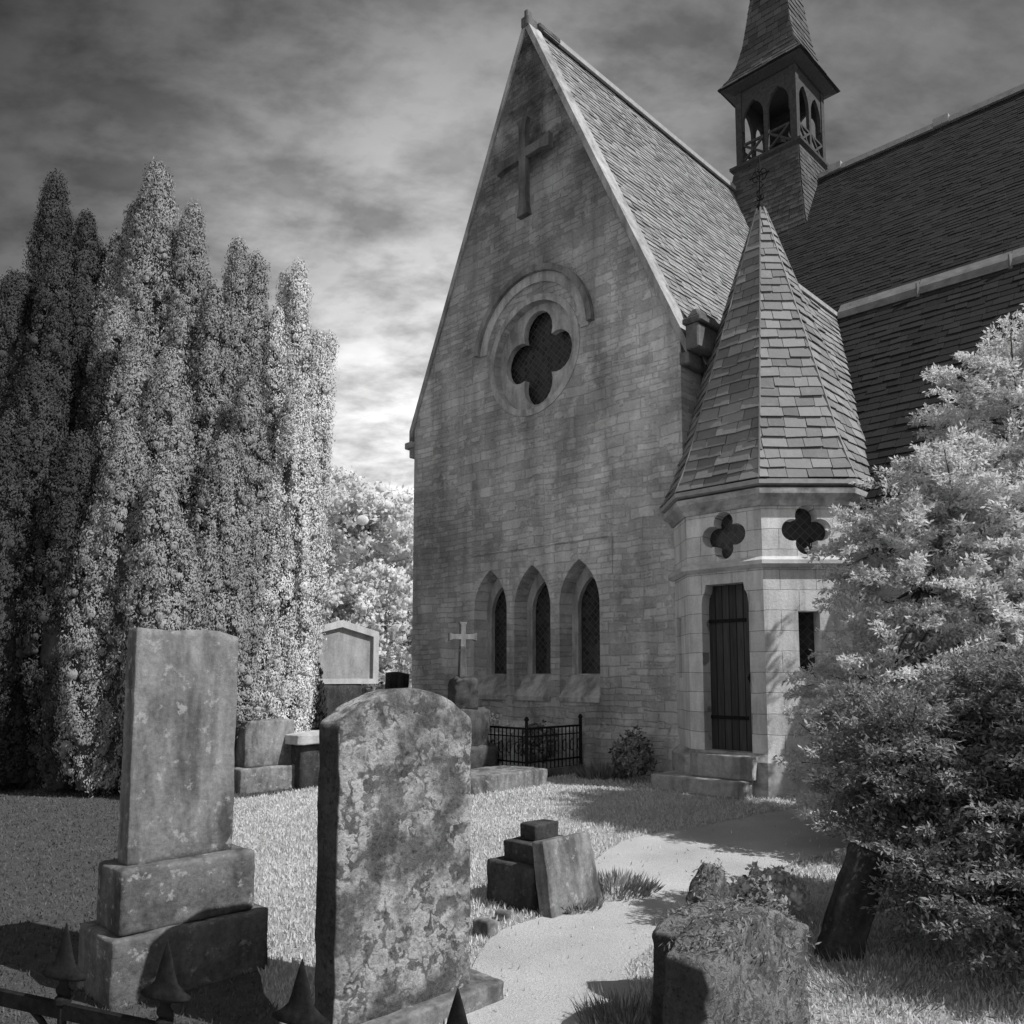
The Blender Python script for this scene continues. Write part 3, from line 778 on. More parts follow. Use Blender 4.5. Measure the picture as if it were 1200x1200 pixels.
# keep the ledge broken over the door: it sits above the lintel
mb = MB(); mb.loft([(u_poly(AP + .03), 2.93), (u_poly(AP + .085), 2.97), (u_poly(AP + .085), 3.02), (u_poly(AP + .02), 3.07)])
def ring_of(mb_, name, mat):
    return mb_.build(name, mat, church)
# hollow rings: outline plates instead of solid slabs so the panes behind stay visible
def ring(name, spec, mat):
    """moulding ring made of short lofted strips along the visible faces; spec = list of (offset, z)"""
    mb = MB(); n = len(spec)
    loops = []
    for off, z in spec: loops.append([Vector((x, y, z)) for x, y in u_poly(AP + off, 1.5)])
    m_ = len(loops[0]); vs = [p for l in loops for p in l]; fs = []
    for i in range(n):
        j = (i + 1) % n
        for k in range(m_ - 1): fs.append((i*m_+k, i*m_+k+1, j*m_+k+1, j*m_+k))
    mb.add(vs, fs); return mb.build(name, mat, church)
ring('string_ledge', [(-.1, 2.93), (.03, 2.93), (.085, 2.97), (.085, 3.02), (.02, 3.07), (-.1, 3.07)], M['porch_stone'])
ring('cornice', [(-.1, 3.74), (.03, 3.74), (.05, 3.80), (.13, 3.88), (.14, 3.95), (.08, 3.97), (-.1, 3.97)], M['trim'])
ring('eaves_board', [(-.1, 3.972), (.11, 3.985), (.165, 4.00), (.165, 4.06), (.1, 4.075), (-.1, 4.075)], M['lead'])
# panel mouldings at the frieze corners
# porch roof: octagonal spire + ridged roof running back
PROF = [(1.51, 4.07), (1.37, 4.40), (1.235, 4.78), (.045, 8.62)]
def prof_len(pr):
    s = [0]
    for a, b_ in zip(pr, pr[1:]): s.append(s[-1] + math.hypot(b_[0]-a[0], b_[1]-a[1]))
    return s
def prof_at(pr, ss, y):
    y = max(0, min(y, ss[-1] - 1e-6))
    for i in range(len(pr) - 1):
        if y <= ss[i + 1]:
            q = (y - ss[i]) / (ss[i+1] - ss[i]); a, b_ = pr[i], pr[i+1]
            r_, z_ = a[0] + (b_[0]-a[0])*q, a[1] + (b_[1]-a[1])*q
            dr, dz = b_[0]-a[0], b_[1]-a[1]; l = math.hypot(dr, dz)
            return r_, z_, dz / l, -dr / l
    return (*pr[-1], 1, 0)
def prof_slates(mb, ctr, nh, th, pr, xlim, h, w, lift, seed):
    r = random.Random(seed); ss = prof_len(pr); y = 0
    def P(x, y, l):
        rr, z, nr, nz = prof_at(pr, ss, y)
        return ctr + nh * (rr + nr * l) + th * x + UP * (z + nz * l)
    while y < ss[-1] - .03:
        hh = min(h, ss[-1] - y); y2 = y + hh
        a0, b0 = xlim(prof_at(pr, ss, y)[0]); a1, b1 = xlim(prof_at(pr, ss, y2)[0])
        x = a0 - r.random() * w
        while x < b0:
            ww = w * r.uniform(.7, 1.3); xa, xb = max(x, a0), min(x + ww - .008, b0); x += ww
            if xb - xa < .025: continue
            ta = max(min(xa, b1), a1); tb = max(min(xb, b1), a1)
            l0 = lift * r.uniform(.7, 1.4); sk = r.uniform(-.009, .009); j = r.uniform(-.010, .008) - (.035 if r.random() < .025 else 0)
            mb.add([P(xa, y + sk + j - .012, l0 - .016), P(xb, y - sk + j - .012, l0 - .016), P(xb, y - sk + j - .012, l0), P(xa, y + sk + j - .012, l0), P(ta, y2 + .012, .004), P(tb, y2 + .012, .004)],
                   [(0, 1, 2, 3), (3, 2, 5, 4), (0, 3, 4), (1, 5, 2)])
        y += h * (1 if y < 3 else .85)
mb = MB(); kk = math.tan(R(22.5))
dirs = []
for k in range(8):
    a = math.pi / 4 * k; nh = e1 * math.cos(a) + e2 * math.sin(a); tt = Vector((-nh.y, nh.x, 0))
    prof_slates(mb, Cc, nh, tt, PROF, lambda r_: (-r_ * kk, r_ * kk), .165, .27, .026, 20 + k)
sp = mb.build('porch_spire', M['slate_spire'], church)
mb = MB()
def octa(r_): return [(lambda p: (p.x, p.y))(Cc + (e1 * math.cos(R(22.5 + 45*k)) + e2 * math.sin(R(22.5 + 45*k))) * (r_ / math.cos(R(22.5)))) for k in range(8)]
mb.loft([(octa(r_ - .008), z_ - .004) for r_, z_ in PROF]); mb.build('roof_boards', M['underlay'], sp)
mb = MB()     # hip rolls
for k in range(8):
    dv = e1 * math.cos(R(22.5 + 45*k)) + e2 * math.sin(R(22.5 + 45*k))
    mb.tube([Cc + dv * ((r_ + .012) / math.cos(R(22.5))) + UP * z_ for r_, z_ in PROF], .016, 6)
mb.build('hip', M['slate_spire'], sp)
PR2 = [(1.50, 4.07), (1.36, 4.40), (1.225, 4.78), (.0, 7.76)]
mb = MB(); LR = 3.0
for sgn, sd_ in ((1, 31), (-1, 32)):
    nh = e1 * sgn; tt = Vector((-nh.y, nh.x, 0))
    prof_slates(mb, Cc, nh, tt, PR2, (lambda r_: (0, LR)) if sgn > 0 else (lambda r_: (-LR, 0)), .165, .27, .026, sd_)
rr_ = mb.build('porch_roof', M['slate_spire'], church)
mb = MB()
loop = [(r_ - .008, z_ - .004) for r_, z_ in PR2]; loop = loop + [(-a, b_) for a, b_ in loop[::-1][1:]]
vs = [Cc + e1 * a + e2 * tq + UP * z_ for tq in (0.0, LR) for a, z_ in loop]; n_ = len(loop)
mb.add(vs, [tuple(range(n_)), tuple(range(n_, 2*n_))[::-1]] + [(i, i+1, n_+i+1, n_+i) for i in range(n_-1)])
mb.build('roof_boards', M['underlay'], rr_)
mb = MB(); mb.bar(Cc + e2 * .15 + UP * 7.77, Cc + e2 * 2.72 + UP * 7.77, .13, .07); mb.build('ridge', M['lead'], rr_)
# wrought finial
mb = MB(); z0 = 8.55
mb.loft([(octa(.075), z0), (octa(.06), z0 + .12), (octa(.02), z0 + .2)])
mb.tube([Cc + UP * (z0 + .1), Cc + UP * (z0 + .92)], [.017, .008], 6)
for zc, rc in ((z0 + .26, .05), (z0 + .62, .11)):
    for dv in (e1, e2):
        for sg in (1, -1):
            mb.tube([Cc + UP * zc + dv * sg * (rc * .55 + rc * .55 * math.cos(q)) + UP * rc * .8 * math.sin(q) for q in [R(180 - 33 * j) for j in range(10)]], .009, 5)
mb.bar(Cc + UP * (z0 + .62) - e1 * .17, Cc + UP * (z0 + .62) + e1 * .17, .016)
mb.bar(Cc + UP * (z0 + .40) - e1 * .06 - UP * .05, Cc + UP * (z0 + .40) + e1 * .06 + UP * .05, .012)
mb.build('finial', M['iron'], sp)

# ------------------------------------------------------------------ bell turret on the ridge
SB, TB, HB = -2.36, 8.6, .82
Bc = W(SB, TB, 0)
def sq(h, h2=None): h2 = h2 or h; return [(lambda p: (p.x, p.y))(Bc + e1 * x * h + e2 * y * h2) for x, y in ((-1, -1), (1, -1), (1, 1), (-1, 1))]
base_prof = [(1.62, 2.15, 10.7), (1.28, 1.62, 12.0), (1.02, 1.18, 13.2), (.88, .92, 14.05), (.86, .86, 14.3)]
mb = MB(); mb.loft([(sq(a, b_), z_) for a, b_, z_ in base_prof])
bell = mb.build('bell_turret', M['underlay'], church)
mb = MB(); bp = base_prof[::1]
for nh, own, oth in ((e1, 0, 1), (e2, 1, 0), (-e1, 0, 1), (-e2, 1, 0)):
    pr = [(q[own] + .008, q[2]) for q in bp]; tt = Vector((-nh.y, nh.x, 0))
    def xl_(r_, own=own, oth=oth):
        for qa, qb in zip(bp, bp[1:]):
            if r_ - .008 >= qb[own] - 1e-6:
                f_ = (r_ - .008 - qb[own]) / (qa[own] - qb[own]); w_ = qb[oth] + f_ * (qa[oth] - qb[oth]); return (-w_, w_)
        return (-bp[-1][oth], bp[-1][oth])
    prof_slates(mb, Bc, nh, tt, pr, xl_, .16, .2, .018, 80 + own)
mb.build('slate_cladding', M['slate_bell'], bell)
mb = MB(); mb.loft([(sq(.87), 14.30), (sq(.95), 14.36), (sq(.95), 14.43), (sq(.86), 14.47)]); mb.build('band', M['timber'], bell)
def bl(x, y, z): return Bc + e1 * x + e2 * y + UP * z
for sx in (-1, 1):
    for sy in (-1, 1):
        mb = MB(); mb.box((-.085, -.085, 14.47), (.085, .085, 16.5), Matrix.Translation(Bc + e1 * sx * (HB - .09) + e2 * sy * (HB - .09)) @ Matrix.Rotation(math.atan2(e1.y, e1.x), 4, 'Z'))
        mb.build('post', M['timber'], bell)
sides = [(e1, -e2), (e2, e1), (-e1, e2), (-e2, -e1)]
for xd, od in sides:
    mw = frame(Bc + od * (HB - .03), xd, UP)
    q = HB - .18
    plate('arch_screen', [(-q, 15.35), (-q, 16.5), (q, 16.5), (q, 15.35), (q - .03, 15.35)] + [p for p in (lancet(.335, .55, 15.0, 15.62)[2:])] + [(.06, 15.35), (.045, 14.47), (-.045, 14.47), (-.06, 15.35)] + [p for p in (lancet(-.335, .55, 15.0, 15.62)[2:])] + [(-q + .03, 15.35)], [], .08, M['timber'], bell, mw)
    mb = MB()
    for c_ in (-.345, .345):
        w_ = .27
        mb.bar((c_ - w_, 14.56, .0), (c_ + w_, 14.98, .0), .05); mb.bar((c_ - w_, 14.98, -.012), (c_ + w_, 14.56, -.012), .05)
        mb.bar((c_ - w_, 15.0, -.02), (c_ + w_, 15.0, -.02), .055)
    mb.build('balustrade', M['timber'], bell, mw)
mb = MB(); mb.loft([(sq(.84), 16.44), (sq(1.06), 16.52), (sq(1.06), 16.58), (sq(.86), 16.6)]); mb.build('eaves', M['timber_dark'], bell)
SPR = [(1.12, 16.56), (.92, 16.85), (.76, 17.25), (.64, 17.8), (.54, 18.6), (.04, 22.4)]
mb = MB()
for k in range(4):
    a = math.pi / 2 * k; nh = e1 * math.cos(a) + e2 * math.sin(a); tt = Vector((-nh.y, nh.x, 0))
    prof_slates(mb, Bc, nh, tt, SPR, lambda r_: (-r_, r_), .19, .26, .022, 60 + k)
sp2 = mb.build('spire', M['slate_bell'], bell)
mb = MB(); mb.loft([(sq(r_ - .008), z_ - .004) for r_, z_ in SPR]); mb.build('spire_boards', M['underlay'], bell)
mb = MB()
prof = [(.34, 14.95), (.33, 15.05), (.26, 15.2), (.2, 15.42), (.13, 15.55), (.03, 15.6)]
mb.loft([([(Bc.x + r_ * math.cos(2*math.pi*k/20), Bc.y + r_ * math.sin(2*math.pi*k/20)) for k in range(20)], z_) for r_, z_ in prof]); mb.box((-.5, -.04, 15.58), (.5, .04, 15.68), Matrix.Translation((Bc.x, Bc.y, 0)) @ Matrix.Rotation(math.atan2(e1.y, e1.x), 4, 'Z'))
mb.build('bell', M['iron'], bell, smooth=False)

# step slabs at the door
mb = MB()
st = rough_block('door_step', 1.36, .21, .62, cuts=12, rad=.012, amp=.004, seed=3)
so_ = mobj('door_step', st, M['trim'], None, frame(W(.72, -1.01 + .31, .0), e1, UP)); tag(so_, 'broad low stone slab lying before the porch door', 'doorstep')
st = rough_block('threshold_step', .90, .30, .16, cuts=10, rad=.012, amp=.004, seed=4)
so_ = mobj('threshold_step', st, M['trim'], church, frame(W(1.0, -.755, .212), e1, UP))

# ------------------------------------------------------------------ gravestones
def hframe(o, yaw=0.0, tilt=0.0):
    x = (Matrix.Rotation(yaw, 3, 'Z') @ e2); m_ = frame(Vector(o), x, UP)
    return m_ @ Matrix.Rotation(tilt, 4, 'Z')
# tall headstone on two plinth blocks (left foreground)
a = thing('headstone', 'tall pale flat headstone on two stepped plinth blocks by the railing', 'headstone', (-1.84, 3.94, 0), group='headstones in the churchyard')
oA = Vector((-1.84, 3.94, 0))
mobj('plinth', rough_block('plinth', .80, .34, .45, cuts=18, rad=.014, amp=.008, seed=1), M['grave_b'], a, hframe(oA + e2 * .38 - e1 * .225 - UP * .03))
mobj('plinth', rough_block('plinth', .69, .31, .33, cuts=18, rad=.02, amp=.006, seed=2), M['grave_b'], a, hframe(oA + e2 * .37 - e1 * .205 + UP * .308))
mobj('slab', rough_block('slab', .545, 1.17, .13, top=lambda x: 1.165 + .006 * math.sin(x * 17) - .05 * max(0, x - .17) * 4, cuts=26, rad=.010, amp=.005, seed=5), M['grave_a'], a, hframe(oA + e2 * .35 - e1 * .19 + UP * .615))
# lichened round-topped headstone (centre foreground)
oB = Vector((-.70, 3.5, 0))
b_ = thing('headstone', 'thick round topped headstone covered in pale lichen rosettes', 'headstone', oB, group='headstones in the churchyard')
def topB(x):
    q = min(1, abs(x) / .38); return 1.275 + .15 * (1 - q ** 2)
mobj('slab', rough_block('slab', .755, 1.40, .17, top=topB, cuts=34, rad=.016, amp=.008, freq=8, seed=7), M['lichen'], b_, hframe(oB + e2 * .345 - e1 * .085 + UP * .06))
mobj('plinth', rough_block('plinth', 1.0, .12, .36, cuts=14, rad=.015, amp=.008, seed=8), M['grave_a'], b_, hframe(oB + e2 * .37 - e1 * .10 - UP * .025))

# low pedestal stone behind the tall one, against the yews
oC = Vector((-3.51, 10.85, 0))
c_ = thing('pedestal_stone', 'low blocky grey pedestal stone at the foot of the yews', 'gravestone', oC, .0, 'headstones in the churchyard')
mobj('plinth', rough_block('plinth', .92, .34, .5, cuts=12, rad=.02, amp=.012, seed=11), M['grave_a'], c_, hframe(oC + e2 * .40 - e1 * .2 - UP * .02))
mobj('slab', rough_block('slab', .72, .62, .30, cuts=14, rad=.015, amp=.008, seed=12), M['grave_a'], c_, hframe(oC + e2 * .40 - e1 * .2 + UP * .31))
# chest tomb further back
oD = Vector((-3.05, 11.9, 0))
d_ = thing('chest_tomb', 'chest tomb with pale overhanging lid and dark sides', 'tomb', oD)
mobj('chest', rough_block('chest', 1.3, .62, .6, cuts=10, rad=.01, amp=.006, seed=13), M['grave_d'], d_, hframe(oD + e2 * .3 + e1 * .3 - UP * .02))
mobj('lid', rough_block('lid', 1.5, .14, .8, cuts=12, rad=.02, amp=.008, seed=14), M['grave_c'], d_, hframe(oD + e2 * .3 + e1 * .3 + UP * .595))
# pale framed monument with low pointed top
oM = Vector((-2.70, 12.9, 0))
mm = thing('monument', 'pale framed tablet with low pointed top on a dark pedestal', 'monument', oM)
hw = .585
tabl = [(-hw, 1.43), (hw, 1.43), (hw, 2.21), (0, 2.36), (-hw, 2.21)]
HM = hframe(oM, R(-14))
plate('tablet', tabl, [], .16, M['grave_e'], mm, HM)
mb_o = [(-hw - .03, 1.40), (hw + .03, 1.40), (hw + .03, 2.23), (0, 2.40), (-hw - .03, 2.23)]
mb_i = [(-hw + .06, 1.48), (hw - .06, 1.48), (hw - .06, 2.15), (0, 2.29), (-hw + .06, 2.15)]
plate('frame', mb_o, [mb_i], .10, M['grave_c'], mm, HM @ Matrix.Translation((0, 0, .062)))
mobj('pedestal', rough_block('pedestal', .86, 1.40, .30, cuts=12, rad=.02, amp=.01, seed=15), M['grave_d'], mm, HM @ Matrix.Translation((-.08, 0, -.1)))
# small leaning dark headstone beyond
oS = Vector((-2.44, 17.0, 0))
s_ = mobj('headstone', rough_block('headstone', .52, 1.62, .14, top=lambda x: 1.6 - .5 * x * x, cuts=14, rad=.012, amp=.006, seed=16, taper=-.18), M['grave_d'], None, hframe(oS, R(12), R(-4)))
tag(s_, 'small dark headstone leaning beside the church corner', 'headstone', 'headstones in the churchyard')

# tall cross on rocky base, in front of the gable
oX = Vector((-.76, 12.55, 0))
x_ = thing('cross_monument', 'slender stone wheel cross on a dark stepped rocky base', 'cross', oX)
XM = hframe(oX, R(-25))
plate('cross_head', flare_cross(0, 2.12, .23, .22, .22, .08, .125), [], .09, M['hood'], x_, XM @ Matrix.Translation((0, 0, .045)), .006)
mobj('shaft', rough_block('shaft', .12, .50, .11, cuts=8, rad=.01, amp=.004, seed=17, taper=.25), M['dark_trim'], x_, XM @ Matrix.Translation((0, 1.48, 0)))
mobj('base', rough_block('base', .40, .50, .40, cuts=12, rad=.05, amp=.05, freq=5, seed=18, taper=.18), M['grave_d'], x_, XM @ Matrix.Translation((0, 1.0, 0)))
mobj('base', rough_block('base', .62, .58, .52, cuts=12, rad=.05, amp=.05, freq=5, seed=19), M['grave_d'], x_, XM @ Matrix.Translation((.06, .46, 0)))
mobj('base', rough_block('base', .80, .50, .62, cuts=12, rad=.05, amp=.05, freq=5, seed=20), M['grave_d'], x_, XM @ Matrix.Translation((.08, -.02, 0)))

# ledger slab on the grass
oL = Vector((-.52, 10.7, 0))
l_ = mobj('ledger_stone', rough_block('ledger_stone', 1.5, .25, .75, cuts=14, rad=.03, amp=.015, seed=21), M['grave_a'], None, hframe(oL + e2 * .70 - e1 * .36 - UP * .02))
tag(l_, 'low flat grave slab on the grass before the small railing', 'grave slab')
# iron railing round the plot by the gable
def small_rail():
    rt = thing('grave_railing', 'low black iron grave railing around the plot below the lancet windows', 'railing', W(-3.3, -.8, 0))
    cs = [W(-4.6, -.18, 0), W(-4.6, -1.43, 0), W(-1.88, -1.43, 0), W(-1.88, -.18, 0)]
    mb = MB()
    for a, b2 in zip(cs, cs[1:]):
        x = (b2 - a).normalized(); L = (b2 - a).length
        mb.hexa([a + UP * -.05 + x * 0 + x.cross(UP) * w_ for w_ in ()] or [a + x.cross(UP) * .09 - UP * .05, b2 + x.cross(UP) * .09 - UP * .05, b2 - x.cross(UP) * .09 - UP * .05, a - x.cross(UP) * .09 - UP * .05, a + x.cross(UP) * .09 + UP * .12, b2 + x.cross(UP) * .09 + UP * .12, b2 - x.cross(UP) * .09 + UP * .12, a - x.cross(UP) * .09 + UP * .12])
    mb.build('kerb', M['grave_b'], rt)
    for a, b2 in zip(cs, cs[1:]):
        x = (b2 - a).normalized(); L = (b2 - a).length
        mb = MB()
        mb.bar(a + UP * .74, b2 + UP * .74, .035, .03); mb.bar(a + UP * .24, b2 + UP * .24, .03, .025)
        mb.bar(a + UP * .62, b2 + UP * .62, .02, .018)
        n = int(L / .085)
        for i in range(1, n):
            p = a + x * L * i / n
            mb.bar(p + UP * .12, p + UP * .74, .018)
            if i % 2: mb.tube([p + x * (.055 + .045 * math.cos(q)) + UP * (.45 + .09 * math.sin(q)) for q in [R(45 * j) for j in range(9)]], .008, 5)
        mb.build('rail_panel', M['iron'], rt)
    for c in cs:
        mb = MB(); mb.bar(c + UP * .1, c + UP * .84, .05)
        mb.loft([([(c.x + r_ * math.cos(2*math.pi*k/8), c.y + r_ * math.sin(2*math.pi*k/8)) for k in range(8)], z_) for r_, z_ in ((.02, .84), (.04, .875), (.02, .91), (.004, .92))])
        mb.build('post', M['iron'], rt)
small_rail()

# stepped cross-base with a fallen slab leaning on it (middle of the lawn)
oF = Vector((-.16, 5.74, 0))
f_ = thing('stepped_base', 'dark stepped stump of a broken cross at the path edge', 'gravestone', oF)
FMx = frame(oF, e1, UP)    # x along e1, z toward -e2
for (xa, xb, ya, yb, dd, sd_) in ((-.02, .40, -.03, .29, .58, 31), (.06, .36, .285, .42, .42, 32), (.13, .28, .415, .53, .24, 33)):
    mobj('step', rough_block('step', xb - xa, yb - ya, dd, cuts=10, rad=.012, amp=.006, seed=sd_), M['grave_d'], f_, FMx @ Matrix.Translation(((xa + xb) / 2, ya, -dd / 2 - (.58 - dd) / 2)))
k_ = mobj('leaning_slab', rough_block('leaning_slab', .52, .50, .11, cuts=14, rad=.01, amp=.006, seed=34, taper=.08), M['grave_a'], None, frame(oF + e1 * .52 + e2 * .27 - UP * .03, e2, (UP * .94 - e1 * .34 * .55).normalized()))
tag(k_, 'pale stone slab leaning against the dark stepped stump', 'stone slab')
for (px_, py_, s_x, sd_) in ((-.16, 5.05, .13, 41), (-.05, 5.35, .09, 42)):
    q = mobj('stone_block', rough_block('stone_block', s_x, s_x * .7, s_x * .8, cuts=8, rad=.015, amp=.012, seed=sd_), M['grave_a'], None, hframe((px_, py_, .0), R(20 * sd_)))
    tag(q, 'small pale stone block beside the lichened headstone' if sd_ == 41 else 'tiny pale stone lying before the stepped stump', 'stone')

# two overgrown headstones (right foreground)
def ivy_part(parent, pts, n, size, mat, name='ivy'):
    pts = np.array(pts); idx = rng.integers(0, len(pts), n)
    P = pts[idx, :3] + rng.normal(size=(n, 3)) * pts[idx, 3:4]
    A = rng.normal(size=(n, 3)) * .7 + np.array([0, -.1, -.4])
    L = size * rng.uniform(.5, 1.5, n)
    return mobj(name, leaf_mesh(name, leaf_arrays(P, A, L, L * .22)), mat, parent)
def old_stone(o, w, h, d, seed, label, topf, n_ivy, lean=0.0, yaw=0):
    t_ = thing('headstone', label, 'headstone', o, group='headstones in the churchyard')
    Mx = hframe(Vector(o) + e2 * w / 2 - e1 * d / 2 - UP * .04, yaw)
    mobj('slab', rough_block('slab', w, h, d, top=topf, cuts=26, rad=.03, amp=.022, freq=6, seed=seed, lean=lean), M['moss'], t_, Mx)
    pts = []
    for i in range(300):
        u = rnd.uniform(-.46, .5) * w; yv = topf(u)
        if rnd.random() < .55: p = Vector((u, yv + .005, rnd.uniform(-.5, .5) * d + lean * yv))
        else:
            f_y = rnd.random(); p = Vector((u, yv * f_y, d / 2 + .012 + lean * yv * f_y))
        p = Mx @ p; pts.append((p.x, p.y, p.z, .012))
    ivy_part(t_, pts, int(n_ivy * 1.3), .024, M['ivy'], 'moss_tufts')
    return t_
old_stone((.69, 2.98, 0), .78, .64, .20, 51, 'front overgrown headstone with shaggy moss and dark left end', lambda x: .60 + .07 * math.cos((x - .02) * 5) - .10 * max(0, x), 1500)
old_stone((.69, 3.44, 0), .70, .55, .17, 52, 'low mossy headstone just behind the shaggy front one', lambda x: .53 + .05 * math.cos((x + .1) * 6), 700, .03)
old_stone((.86, 3.86, 0), .46, .66, .12, 53, 'small pointed headstone with pale tufted top behind the two mossy ones', lambda x: .40 + .30 * max(0, 1 - abs(x + .10) * 4.2), 700, .06)

# ------------------------------------------------------------------ vegetation
def spindle(cx, cy, h, rmax, z0=0.0, ns=14, nr=10, jit=.0):
    vs = []; fs = []
    for i in range(nr + 1):
        q = i / nr; rr = rmax * yew_prof(q)
        for k in range(ns): vs.append((cx + rr * math.cos(2*math.pi*k/ns), cy + rr * math.sin(2*math.pi*k/ns), z0 + q * h))
    for i in range(nr):
        for k in range(ns): fs.append((i*ns+k, i*ns+(k+1) % ns, (i+1)*ns+(k+1) % ns, (i+1)*ns+k))
    return vs, fs
def yew_prof(q):
    return (.55 + .45 * min(1, q / .35)) * max(0, 1 - max(0, (q - .42) / .58) ** 1.75) ** .6 if q < 1 else 0.02
yp = np.vectorize(yew_prof)
def yew_column(cx, cy, h, r, z0=.1, dens=58, lf=.034, lean=0.0):
    area = 2 * math.pi * r * .85 * h; n = int(area * dens)
    q = rng.uniform(0.0, 1.0, n) ** .92
    th = rng.uniform(0, 2 * math.pi, n)
    # lobes: vertical flutes that drift round the column
    lob = .86 + .15 * np.sin(th * 5 + q * 7 + cx * 9) + .11 * np.sin(th * 9 - q * 12 + cy * 5) + rng.normal(size=n) * .05
    rr = r * yp(q) * lob
    Cn = np.stack([cx + lean * (q - 1) + rr * np.cos(th), cy + rr * np.sin(th), z0 + q * h], 1)
    out = unit(np.stack([np.cos(th), np.sin(th), np.full(n, .35)], 1))
    k = 66
    cr = rng.uniform(.055, .15, n)
    d = unit(rng.normal(size=(n, k, 3)) + out[:, None, :] * .9 + np.array([0, 0, .35]))
    P = Cn[:, None, :] + d * cr[:, None, None] * np.array([1, 1, 1.65]) * rng.uniform(.6, 1.15, (n, k, 1))
    a0 = np.array([0, 0, 1.0]) + rng.normal(size=d.shape) * .55
    A = a0 - d * (a0 * d).sum(-1, keepdims=True) * .8
    P = P.reshape(-1, 3); A = A.reshape(-1, 3); L = lf * rng.uniform(.6, 1.35, len(P))
    nrm = d.reshape(-1, 3) + rng.normal(size=P.shape) * .30
    S = unit(np.cross(A, nrm)); nrm2 = np.cross(S, A)
    sn = unit(d + out[:, None, :] * .55 + rng.normal(size=d.shape) * .12).reshape(-1, 3)
    return join_soft([(leaf_arrays(P, A, L * 1.25, L * .5, nrm2), sn), lumps(Cn, cr * rng.uniform(.3, .58, n), bias=out)])
def at(px, py, Y):
    u = (px - 600) / 957; v_ = (698 - py) / 957; p = R(5.5)
    dy = math.cos(p) - v_ * math.sin(p); dzz = math.sin(p) + v_ * math.cos(p)
    return u * Y / dy, 1.55 + dzz * Y / dy
def yew_tree(label, cols, mat, group='columnar yews beside the church'):
    pts = []
    for c_ in cols:
        px, py, Y, r = c_[:4]; r *= 1.14; x, z = at(px, py, Y); pts.append((x, Y, z, r, c_[4] if len(c_) > 4 else 0.0))
    bx = sum(p[0] for p in pts) / len(pts); by = sum(p[1] for p in pts) / len(pts)
    t_ = thing('yew_tree', label, 'tree', (bx, by, 0), group=group)
    mb = MB(); V = []; core = MB()
    for (x, y, z, r, ln_) in pts:
        V.append(yew_column(x, y, z - .1, r, lean=ln_)); x = x - ln_ * .5
        vs, fs = spindle(x, y, z - .4, r * .66, .1); core.add(vs, fs)
        mb.tube([(bx + (x - bx) * .35, by + (y - by) * .35, -.1), (bx + (x - bx) * .8, by + (y - by) * .8, .6), (x, y, 1.5), (x, y, z * .8)], [.13, .11, .08, .02], 8)
    mb.build('trunk', M['bark'], t_)
    cr = mobj('crown', leaf_mesh('crown', join_soft(V)), mat, t_)
    core.build('light_block_core', M['core'], cr)  # solid dark core added inside the crown to stop light leaking through
    return t_
yew_tree('darkest columnar yew, at the left edge of the group', [(18, 330, 12.2, .55), (66, 215, 12.7, .40), (103, 262, 12.3, .36), (48, 430, 11.3, .5), (92, 520, 10.9, .42), (10, 500, 11.0, .5), (-40, 300, 12.5, .6), (-30, 460, 11.2, .5), (118, 300, 12.6, .36), (70, 300, 12.0, .42), (128, 420, 11.6, .36)], M['yew_dark'])  # frame-edge darkening painted into this tree's foliage colour
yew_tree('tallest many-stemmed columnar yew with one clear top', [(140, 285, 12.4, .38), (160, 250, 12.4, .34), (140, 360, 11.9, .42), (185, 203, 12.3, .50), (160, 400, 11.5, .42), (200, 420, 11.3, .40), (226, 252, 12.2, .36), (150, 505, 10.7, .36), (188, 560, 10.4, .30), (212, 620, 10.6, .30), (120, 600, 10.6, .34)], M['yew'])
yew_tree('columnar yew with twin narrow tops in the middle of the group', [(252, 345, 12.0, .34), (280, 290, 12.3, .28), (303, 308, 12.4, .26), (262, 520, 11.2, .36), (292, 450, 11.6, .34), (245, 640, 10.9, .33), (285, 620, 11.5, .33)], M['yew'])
yew_tree('paler columnar yew nearest the church with forked tip', [(326, 372, 12.3, .24), (350, 316, 12.4, .24), (335, 330, 12.5, .16), (374, 400, 12.6, .27, .35), (388, 402, 12.7, .14, .6), (345, 470, 11.9, .34), (322, 560, 11.8, .33), (362, 540, 12.1, .32, .3), (300, 680, 11.7, .3), (331, 690, 11.9, .30), (343, 660, 12.1, .25, .15)], M['yew_pale'])

